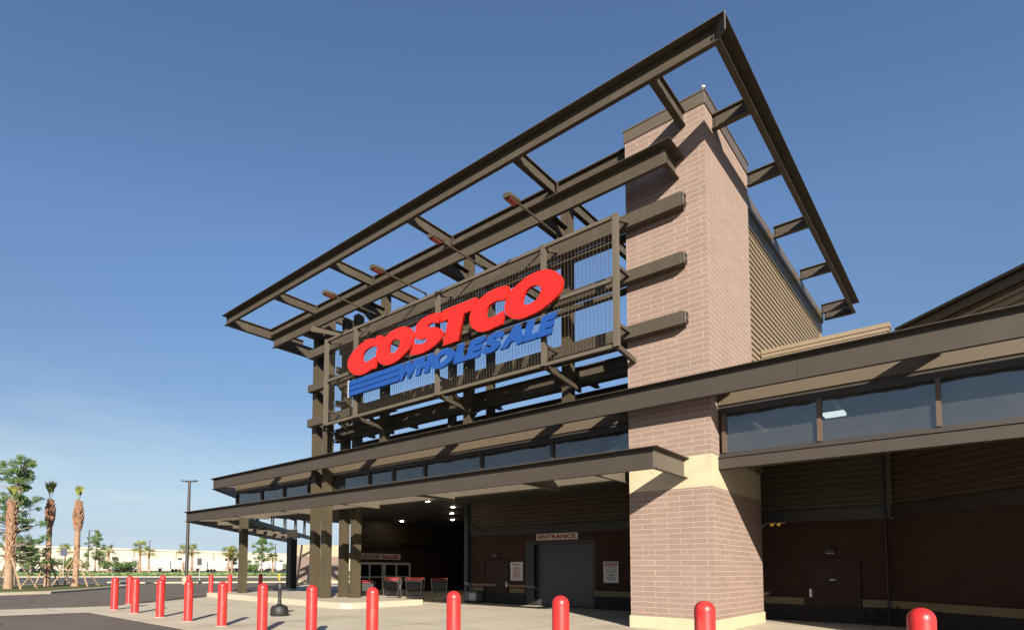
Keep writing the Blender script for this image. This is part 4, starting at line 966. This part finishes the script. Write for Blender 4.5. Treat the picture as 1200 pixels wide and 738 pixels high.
def stakes(x, y, r, h, par, n=4, ph=0.4, rad=1.5, z0=0.13):
    for i in range(n):
        a = ph + 2 * math.pi * i / n
        MB().bar((x + rad * math.cos(a), y + rad * math.sin(a), z0), (x + (r + 0.05) * math.cos(a), y + (r + 0.05) * math.sin(a), z0 + h), 0.09, 0.05).build('stake', M_STAKE, par)
def near_palm(x, y, h, r, head, label, bootlow, seed, frs, stake_ph=0.5):
    random.seed(seed)
    e = thing('palm_tree', (x, y, 0.13), label, 'palm tree', 'staked palms on the near island')
    trunk_mb(x, y, 0.13, h, r, r * 0.8, (random.uniform(-.15, .15), 0)).build('trunk', M_TRUNK, e, smooth=True)
    if bootlow: boots(x, y, 0.3, h * bootlow, r * 1.05, int(70 * bootlow), M_BOOT, e, bulge=1.0)
    boots(x, y, h - head, h + 0.2, r * 1.15, 90, M_BOOT, e, bulge=1.7 if head < 3 else 1.1)
    mb = MB()
    for (az, elv, L_) in frs: frond(mb, (x, y, h + 0.1), az, elv, L_, 0.05, 0.3, 10, 40 if elv > 1 else 120)
    mb.build('fronds', M_PALML, e, weld=False)
    stakes(x, y, r, 2.0, e, 4, stake_ph, 1.7)
    return e
near_palm(-46.3, 8.75, 5.6, 0.25, 3.9, 'thick trunked palm at the left picture edge in front of the oak', 0.0, 11, [(a, 1.25, 1.3) for a in (0, 1.5, 3.2, 4.6)], 0.2)
near_palm(-50.6, 11.9, 6.1, 0.20, 1.6, 'slim palm with a brown knobby head and short green tuft, second from the left', 0.45, 12, [(0.3, 1.45, 1.9), (1.2, 1.4, 1.7), (3.9, 1.38, 1.8), (5.5, 1.35, 1.6), (4.0, 0.6, 1.3)], 0.9)
near_palm(-49.5, 13.45, 6.1, 0.22, 1.9, 'palm with a swollen boot-covered head, third from the left beside the road', 0.5, 13, [(0.3, 1.5, 1.6), (2.0, 1.42, 1.5), (3.9, 1.45, 1.5), (5.2, 1.38, 1.4)], 0.2)

def make_palm(name='palm_tree', seed=3):
    random.seed(seed)
    e = thing(name, (0, 0, 0), '', 'palm tree', 'palms along the far street')
    o = trunk_mb(0, 0, 0, 5.2, 0.26, 0.2, (0.1, 0), 10, 10).build('trunk', M_TRUNK, None, smooth=True); o.parent = e
    o = boots(0, 0, 3.6, 5.3, 0.24, 34, M_BOOT, None, bulge=1.4); o.parent = e
    mb = MB()
    for i in range(26):
        frond(mb, (0, 0, 5.3), i * 2.4 + random.uniform(-.2, .2), random.uniform(-0.5, 1.2), random.uniform(1.9, 2.6), 0.055, 0.9, 11)
    o = mb.build('fronds', M_PALML, None, weld=False); o.parent = e
    for i in range(4):
        a = 0.6 + math.pi / 2 * i
        o = MB().bar((1.4 * math.cos(a), 1.4 * math.sin(a), 0), (0.26 * math.cos(a), 0.26 * math.sin(a), 1.9), 0.09, 0.06).build('stake', M_STAKE, None); o.parent = e
    return e
pm = make_palm()
FP = [(-144.3, 37.0, 0.93, 'far palm behind the second near palm, by the blue-grey sign'), (-162.2, 51.2, 1.05, 'far palm left of the white trailers beside a shrub'), (-141.9, 51.4, 1.12, 'tallest far palm in front of the white trailers'),
      (-141.6, 53.3, 0.9, 'shorter far palm just right of the tallest far palm'), (-124.5, 53.9, 0.93, 'far palm left of the big street lamp pole'), (-124.2, 55.6, 0.95, 'far palm right of the big street lamp pole'),
      (-130.0, 66.8, 0.98, 'bushy far palm left of the canopy corner column'), (-131.0, 68.3, 0.92, 'far palm touching the canopy corner column'), (-120.1, 72.6, 0.72, 'small far palm under the left canopy wing'), (-146, 44.2, 0.7, 'small far palm beside the tall young oak')]
for i, (x, y, s_, lb) in enumerate(FP):
    if i == 0: pm.location = (x, y, 0.14); pm.scale = (s_,) * 3; pm['label'] = lb
    else: dup(pm, (x, y, 0.14), i * 1.3, lb, s_)

def leaf_crown(blobs, n, size, seed, M, parent, name='crown'):
    random.seed(seed); mb = MB()
    tot = sum(b[3] ** 2 for b in blobs)
    for (bx, by, bz, br, sq) in blobs:
        for _ in range(int(n * br * br / tot)):
            while True:
                p = Vector((random.uniform(-1, 1), random.uniform(-1, 1), random.uniform(-1, 1)))
                if 0.15 < p.length < 1: break
            p = p * (0.55 + 0.45 * random.random())
            c = Vector((bx + p.x * br, by + p.y * br, bz + p.z * br * sq))
            d = Vector((random.gauss(0, 1), random.gauss(0, 1), random.gauss(0, .7))).normalized(); e_ = d.cross(Vector((random.random(), random.random(), random.random()))).normalized()
            s_ = size * random.uniform(0.6, 1.3)
            mb.face([c - d * s_, c + e_ * s_ * 0.45, c + d * s_, c - e_ * s_ * 0.45])
    return mb.build(name, M, parent, weld=False)
def oak(x, y, z0, h, blobs, n, size, seed, label, r=0.16, group=None, M=None):
    random.seed(seed)
    e = thing('oak_tree', (x, y, z0), label, 'tree', group)
    mb = trunk_mb(x, y, z0, h * 0.9, r, r * 0.2, (0.1, 0.1), 9, 10, 0.05)
    for (bx, by, bz, br, sq) in blobs:
        zb = max(z0 + h * 0.2, bz - br * 1.2); f = (zb - z0) / (h * 0.9)
        mb.tube((x + 0.1 * f * f, y + 0.1 * f * f, zb), (bx, by, bz), r * 0.35, r * 0.1, n=6)
    mb.build('trunk', M_BARK, e, smooth=True)
    leaf_crown(blobs, n, size, seed + 1, M or M_LEAF, e)
    return e
random.seed(8)
bx, by = -48.9, 9.5; bl_ = []
for i in range(110):
    z = random.uniform(1.9, 9.3); f = (z - 1.9) / 7.4; rad = 2.45 * (1 - 0.62 * f) * random.uniform(0.2, 1.0); a = random.random() * 6.283
    bl_.append((bx + rad * math.cos(a), by + rad * math.sin(a), z, random.uniform(0.22, 0.5), 0.75))
oak(bx, by, 0.13, 9.4, bl_, 14000, 0.075, 21, 'loose leafy young oak at the left picture edge', 0.16)
def rnd_blobs(x, y, z0, h, rad, n, seed, br=(0.3, 0.75)):
    random.seed(seed); o = []
    for i in range(n * 3):
        z = z0 + h * random.uniform(0.32, 0.97); f = (z - z0) / h; rr = rad * math.sin(math.pi * (0.15 + 0.8 * f)) * random.uniform(0.1, 1); a = random.random() * 6.283
        o.append((x + rr * math.cos(a), y + rr * math.sin(a), z, random.uniform(*br), 0.7))
    return o
gO = 'young oaks along the far street'
oak(-143.3, 42.6, 0.14, 9.6, rnd_blobs(-143.3, 42.6, 0.14, 9.6, 2.4, 18, 31), 3600, 0.17, 31, 'tall young oak right of the third near palm', 0.16, gO)
oak(-120.5, 70.0, 0.14, 8.8, rnd_blobs(-120.5, 70.0, 0.14, 8.8, 3.2, 26, 32), 5200, 0.17, 32, 'wide young oak seen under the left canopy wing', 0.16, gO)
oak(-126, 27.0, 0.14, 6.3, rnd_blobs(-126, 27.0, 0.14, 6.3, 3.0, 18, 33), 3200, 0.17, 33, 'young oak behind the leftmost near palm', 0.15, gO)
oak(-133, 69.5, 0.14, 6.6, rnd_blobs(-133, 69.5, 0.14, 6.6, 2.2, 14, 34), 2600, 0.17, 34, 'small oak partly hidden by the canopy corner column', 0.13, gO)
def shrub(x, y, w, h, seed, label, M=M_LEAF):
    e = thing('shrub', (x, y, 0.14), label, 'shrub', 'shrubs on the far verge')
    random.seed(seed); bb = [(x + random.uniform(-w, w) * 0.6, y + random.uniform(-w, w) * 0.6, 0.14 + h * random.uniform(0.35, 0.75), h * 0.36, 0.9) for _ in range(7)]
    mb = MB()
    for b in bb: mb.tube((x, y, 0.1), (b[0], b[1], b[2]), 0.05, 0.02, n=5)
    mb.build('stems', M_BARK, e); leaf_crown(bb, 1300, 0.22, seed, M, e, 'foliage')
for i, (x, y, w, h, lb) in enumerate(((-137, 29.5, 3.2, 3.4, 'broad green shrub left of the second near palm'), (-140, 33.5, 3.2, 3.4, 'broad green shrub right of the second near palm'), (-141, 38.5, 3.0, 3.6, 'green shrub beside the blue-grey sign pole'), (-143, 45.5, 2.6, 3.2, 'green shrub between the tall young oak and the palm'),
                                      (-160, 55.0, 2.8, 3.6, 'round shrub beside the dark vehicle left of the trailers'), (-118, 66.0, 2.0, 2.6, 'green shrub left of the wide young oak'), (-117.5, 76.0, 1.8, 2.6, 'small shrub left of the distant brick pier'), (-150, 50, 2.4, 2.4, 'low shrub under the far palm left of the trailers'))):
    shrub(x, y, w, h, 50 + i, lb)
# ground cover along the far verge
mb = MB(); random.seed(77)
for i in range(5200):
    t = random.random(); x = -112 + t * 10 + random.uniform(-22, 0); y = 20 + t * 62 + random.uniform(-2, 2)
    h = random.uniform(0.1, 0.4); a = random.random() * 3.14; dx, dy = 0.3 * math.cos(a), 0.3 * math.sin(a)
    mb.face([(x - dx, y - dy, 0.12), (x + dx, y + dy, 0.12), (x + dx * 0.6, y + dy * 0.6, 0.12 + h), (x - dx * 0.8, y - dy * 0.8, 0.12 + h)])
tag(mb.build('ground_cover', M_LEAF, None, weld=False), 'low green planting along the far verge', 'ground cover', kind='stuff')

# ------------------------------------------------------------------ far background
M_WH = mat('cream_warehouse_wall', (0.92, 0.82, 0.66), 0.8, var=0.04, vs=0.05)
M_WHT = mat('white_trailer_skin', (0.80, 0.80, 0.79), 0.4, var=0.03)
wh = thing('distant_warehouse', (-262, 95, 0), 'long low cream warehouse across the street behind the palms', 'warehouse')
d = Vector((-268.0 + 255, 200 - 20, 0)).normalized()
P0 = Vector((-252, 10, 0)); P1 = Vector((-285, 235, 0)); d = (P1 - P0).normalized(); nb = Vector((-d.y, d.x, 0))
if nb.x > 0: nb = -nb
mb = MB(); mb.prism([tuple(P0.xy), tuple(P1.xy), tuple((P1 + nb * 60).xy), tuple((P0 + nb * 60).xy)], 0, 9.0); mb.build('wall', M_WH, wh)
fo = -nb * 0.3
mb = MB(); mb.prism([tuple((P0 + fo).xy), tuple((P1 + fo).xy), tuple((P1).xy), tuple((P0).xy)], 8.6, 9.3); mb.build('parapet', M_WH, wh)
L_ = (P1 - P0).length
for k in range(12):
    c = P0 + d * (8 + k * 19); a = c - d * 0.15; b = c + d * 0.15
    mb = MB(); mb.prism([tuple((a - nb * 0.25).xy), tuple((b - nb * 0.25).xy), tuple(b.xy), tuple(a.xy)], 0, 8.6); mb.build('pilaster', mat('cream_joint', (0.55, 0.47, 0.36), 0.8), wh) if k == 0 else mb.build('pilaster', bpy.data.materials['cream_joint'], wh)
for k in range(7):
    c = P0 + d * (18 + k * 29) - nb * 0.3; mb = MB(); mb.box(c.x - 0.5, c.x + 0.5, c.y - 0.9, c.y + 0.9, 4.6, 5.7); mb.build('wall_light', M_DARK, wh)

def trailer(x, y, L_, ang, label):
    e = thing('semi_trailer', (x, y, 0), label, 'trailer', 'white trailers parked at the warehouse')
    def add(mb, n, M):
        o = mb.build(n, M, None, bevel=0.02); o.parent = e; return o
    add(MB().box(-L_ / 2, L_ / 2, -1.25, 1.25, 1.15, 4.0), 'cargo_box', M_WHT)
    add(MB().box(-L_ / 2, L_ / 2, -1.27, -1.25, 1.15, 1.30), 'side_rail', M_ALU)
    for xx in (-L_ / 2 + 1.2, -L_ / 2 + 2.5):
        for yy in (-1.1, 0.8): add(MB().tube((xx, yy, 0.5), (xx, yy + 0.3, 0.5), 0.5, n=16), 'wheel', M_BLACK)
    add(MB().box(L_ / 2 - 2.8, L_ / 2 - 2.6, -0.9, 0.9, 0.05, 1.15), 'landing_leg', M_DARK)
    e.rotation_euler = (0, 0, ang); return e
aa = math.atan2(d.y, d.x)
for i in range(5):
    c = Vector((-196, 74, 0)) + d * (i * 13.4) + Vector((0.4 * (i % 2), 0, 0))
    trailer(c.x, c.y, 12.6, aa, ('leftmost white trailer parked before the warehouse', 'second white trailer from the left before the warehouse', 'middle white trailer before the warehouse', 'fourth white trailer from the left before the warehouse', 'rightmost white trailer, nearest the canopy column')[i])

def make_car():
    e = thing('parked_car', (0, 0, 0), '', 'car', 'cars parked across the street')
    prof = [(-2.2, 0.35), (2.2, 0.35), (2.28, 0.62), (2.15, 0.86), (1.25, 0.96), (0.55, 1.42), (-1.0, 1.44), (-1.75, 1.02), (-2.22, 0.92), (-2.28, 0.6)]
    mb = MB().extrude(prof, (0, -0.88, 0), (0, 0.88, 0), (1, 0, 0), (0, 0, 1)); o = mb.build('body', mat('dark_car_paint', (0.03, 0.035, 0.045), 0.25, 0.3, 0.05), None, bevel=0.06); o.parent = e
    gp = [(1.05, 0.98), (0.52, 1.36), (-0.95, 1.38), (-1.55, 1.04)]
    o = MB().extrude(gp[::-1], (0, -0.895, 0), (0, 0.895, 0), (1, 0, 0), (0, 0, 1)).build('windows', M_GLASSD, None); o.parent = e
    for x in (-1.4, 1.4):
        for y in (-0.92, 0.72): o = MB().tube((x, y, 0.33), (x, y + 0.2, 0.33), 0.33, n=18).build('wheel', M_BLACK, None); o.parent = e
    for y in (-0.6, 0.6): o = MB().box(2.24, 2.29, y - 0.18, y + 0.18, 0.62, 0.75).build('headlight', M_WHT, None); o.parent = e
    for y in (-0.65, 0.65): o = MB().box(-2.28, -2.22, y - 0.15, y + 0.15, 0.7, 0.85).build('tail_light', M_RED, None); o.parent = e
    return e
car = make_car()
CP = [(-163, 34.5, 'dark car behind the leftmost near palm stakes'), (-160, 37.5, 'dark car right of the leftmost near palm'), (-176, 58.0, 'dark car between the far palm and the trailers'), (-178, 61.5, 'second dark car beside the left end of the trailers'),
      (-158, 84, 'leftmost dark car under the left canopy wing'), (-157, 88.5, 'second dark car under the left canopy wing'), (-156, 94, 'third dark car under the left canopy wing'), (-155, 99, 'rightmost dark car under the left canopy wing')]
for i, (x, y, lb) in enumerate(CP):
    if i == 0: car.location = (x, y, 0); car.rotation_euler = (0, 0, 0.3); car['label'] = lb
    else: dup(car, (x, y, 0), 0.3 + 0.05 * i, lb, 1.0)

def lamp(x, y, h, label, arms=1, r=0.12, z0=0.0, ang=0.0):
    e = thing('street_lamp', (x, y, z0), label, 'street lamp', 'parking lot lamps')
    MB().box(x - 0.3, x + 0.3, y - 0.3, y + 0.3, z0 - 0.1, z0 + 0.75).build('concrete_base', M_KERB, e, bevel=0.03)
    MB().tube((x, y, z0 + 0.75), (x, y, h), r, r * 0.75, n=10).build('pole', M_DARK, e, smooth=True)
    for s_ in ((-1, 1) if arms == 2 else (1,)):
        ca, sa = math.cos(ang) * s_, math.sin(ang) * s_
        MB().bar((x, y, h - 0.1), (x + ca * 0.35, y + sa * 0.35, h - 0.1), 0.08, 0.08).build('arm', M_DARK, e)
        MB().bar((x + ca * 0.2, y + sa * 0.2, h - 0.06), (x + ca * 0.72, y + sa * 0.72, h - 0.02), 0.34, 0.12).build('lamp_head', M_DARK, e)
lamp(-55.6, 24.4, 9.9, 'tall dark twin-head street lamp left of the canopies', 2, 0.17, 0.0, 0.75)
lamp(-187.2, 53.8, 12.0, 'distant dark lamp pole left of the tall young oak', 1, 0.2, 0, 0.8)
lamp(-270, 101.8, 13.4, 'thin distant lamp pole above the short far palm', 1, 0.2, 0, 0.8)
lamp(-189.8, 115.7, 10.3, 'distant lamp pole under the left canopy wing', 1, 0.18, 0, 0.8)
def sign_post(x, y, h, w, ph, label, M, z0=0.1):
    e = thing('traffic_sign', (x, y, z0), label, 'traffic sign', 'roadside signs')
    MB().tube((x, y, z0), (x, y, z0 + h), 0.045, n=8).build('post', M_ALU, e)
    dx, dy = w / 2 * 0.73, w / 2 * 0.68; n_ = Vector((0.68, -0.73, 0)) * 0.06
    mb = MB(); mb.prism([(x - dx + n_.x, y - dy + n_.y), (x + dx + n_.x, y + dy + n_.y), (x + dx + n_.x * 1.6, y + dy + n_.y * 1.6), (x - dx + n_.x * 1.6, y - dy + n_.y * 1.6)][::-1], z0 + h - ph, z0 + h + 0.02); mb.build('sign_plate', M, e)
sign_post(-56.6, 24.75, 2.75, 0.62, 0.75, 'small white sign in front of the tall twin-head lamp', M_WHITE)
sign_post(-64.6, 29.8, 2.5, 0.5, 0.75, 'dark backed sign on a thin post right of the tall lamp', M_DARK)
sign_post(-99.1, 25.3, 4.1, 0.95, 1.1, 'blue-grey backed sign on a tall post between the near palms', mat('sign_back', (0.10, 0.11, 0.15), 0.5, 0.3), 0.14)

# small yellow hydrant-like marker behind the bollards
e = thing('fire_hydrant', (-62.6, 38.8, 0.13), 'small yellow hydrant on the grass behind the left canopy column', 'hydrant')
MB().lathe([(0.16, 0), (0.16, 0.05), (0.11, 0.07), (0.11, 0.55), (0.15, 0.57), (0.15, 0.62), (0.11, 0.70), (0, 0.78)], (-62.6, 38.8, 0.13), 14).build('barrel', mat('yellow_paint', (0.7, 0.45, 0.03), 0.5), e, smooth=True)
MB().tube((-62.85, 38.8, 0.6), (-62.35, 38.8, 0.6), 0.06, n=10).build('outlet', mat('yellow_paint_outlet', (0.7, 0.45, 0.03), 0.5), e)
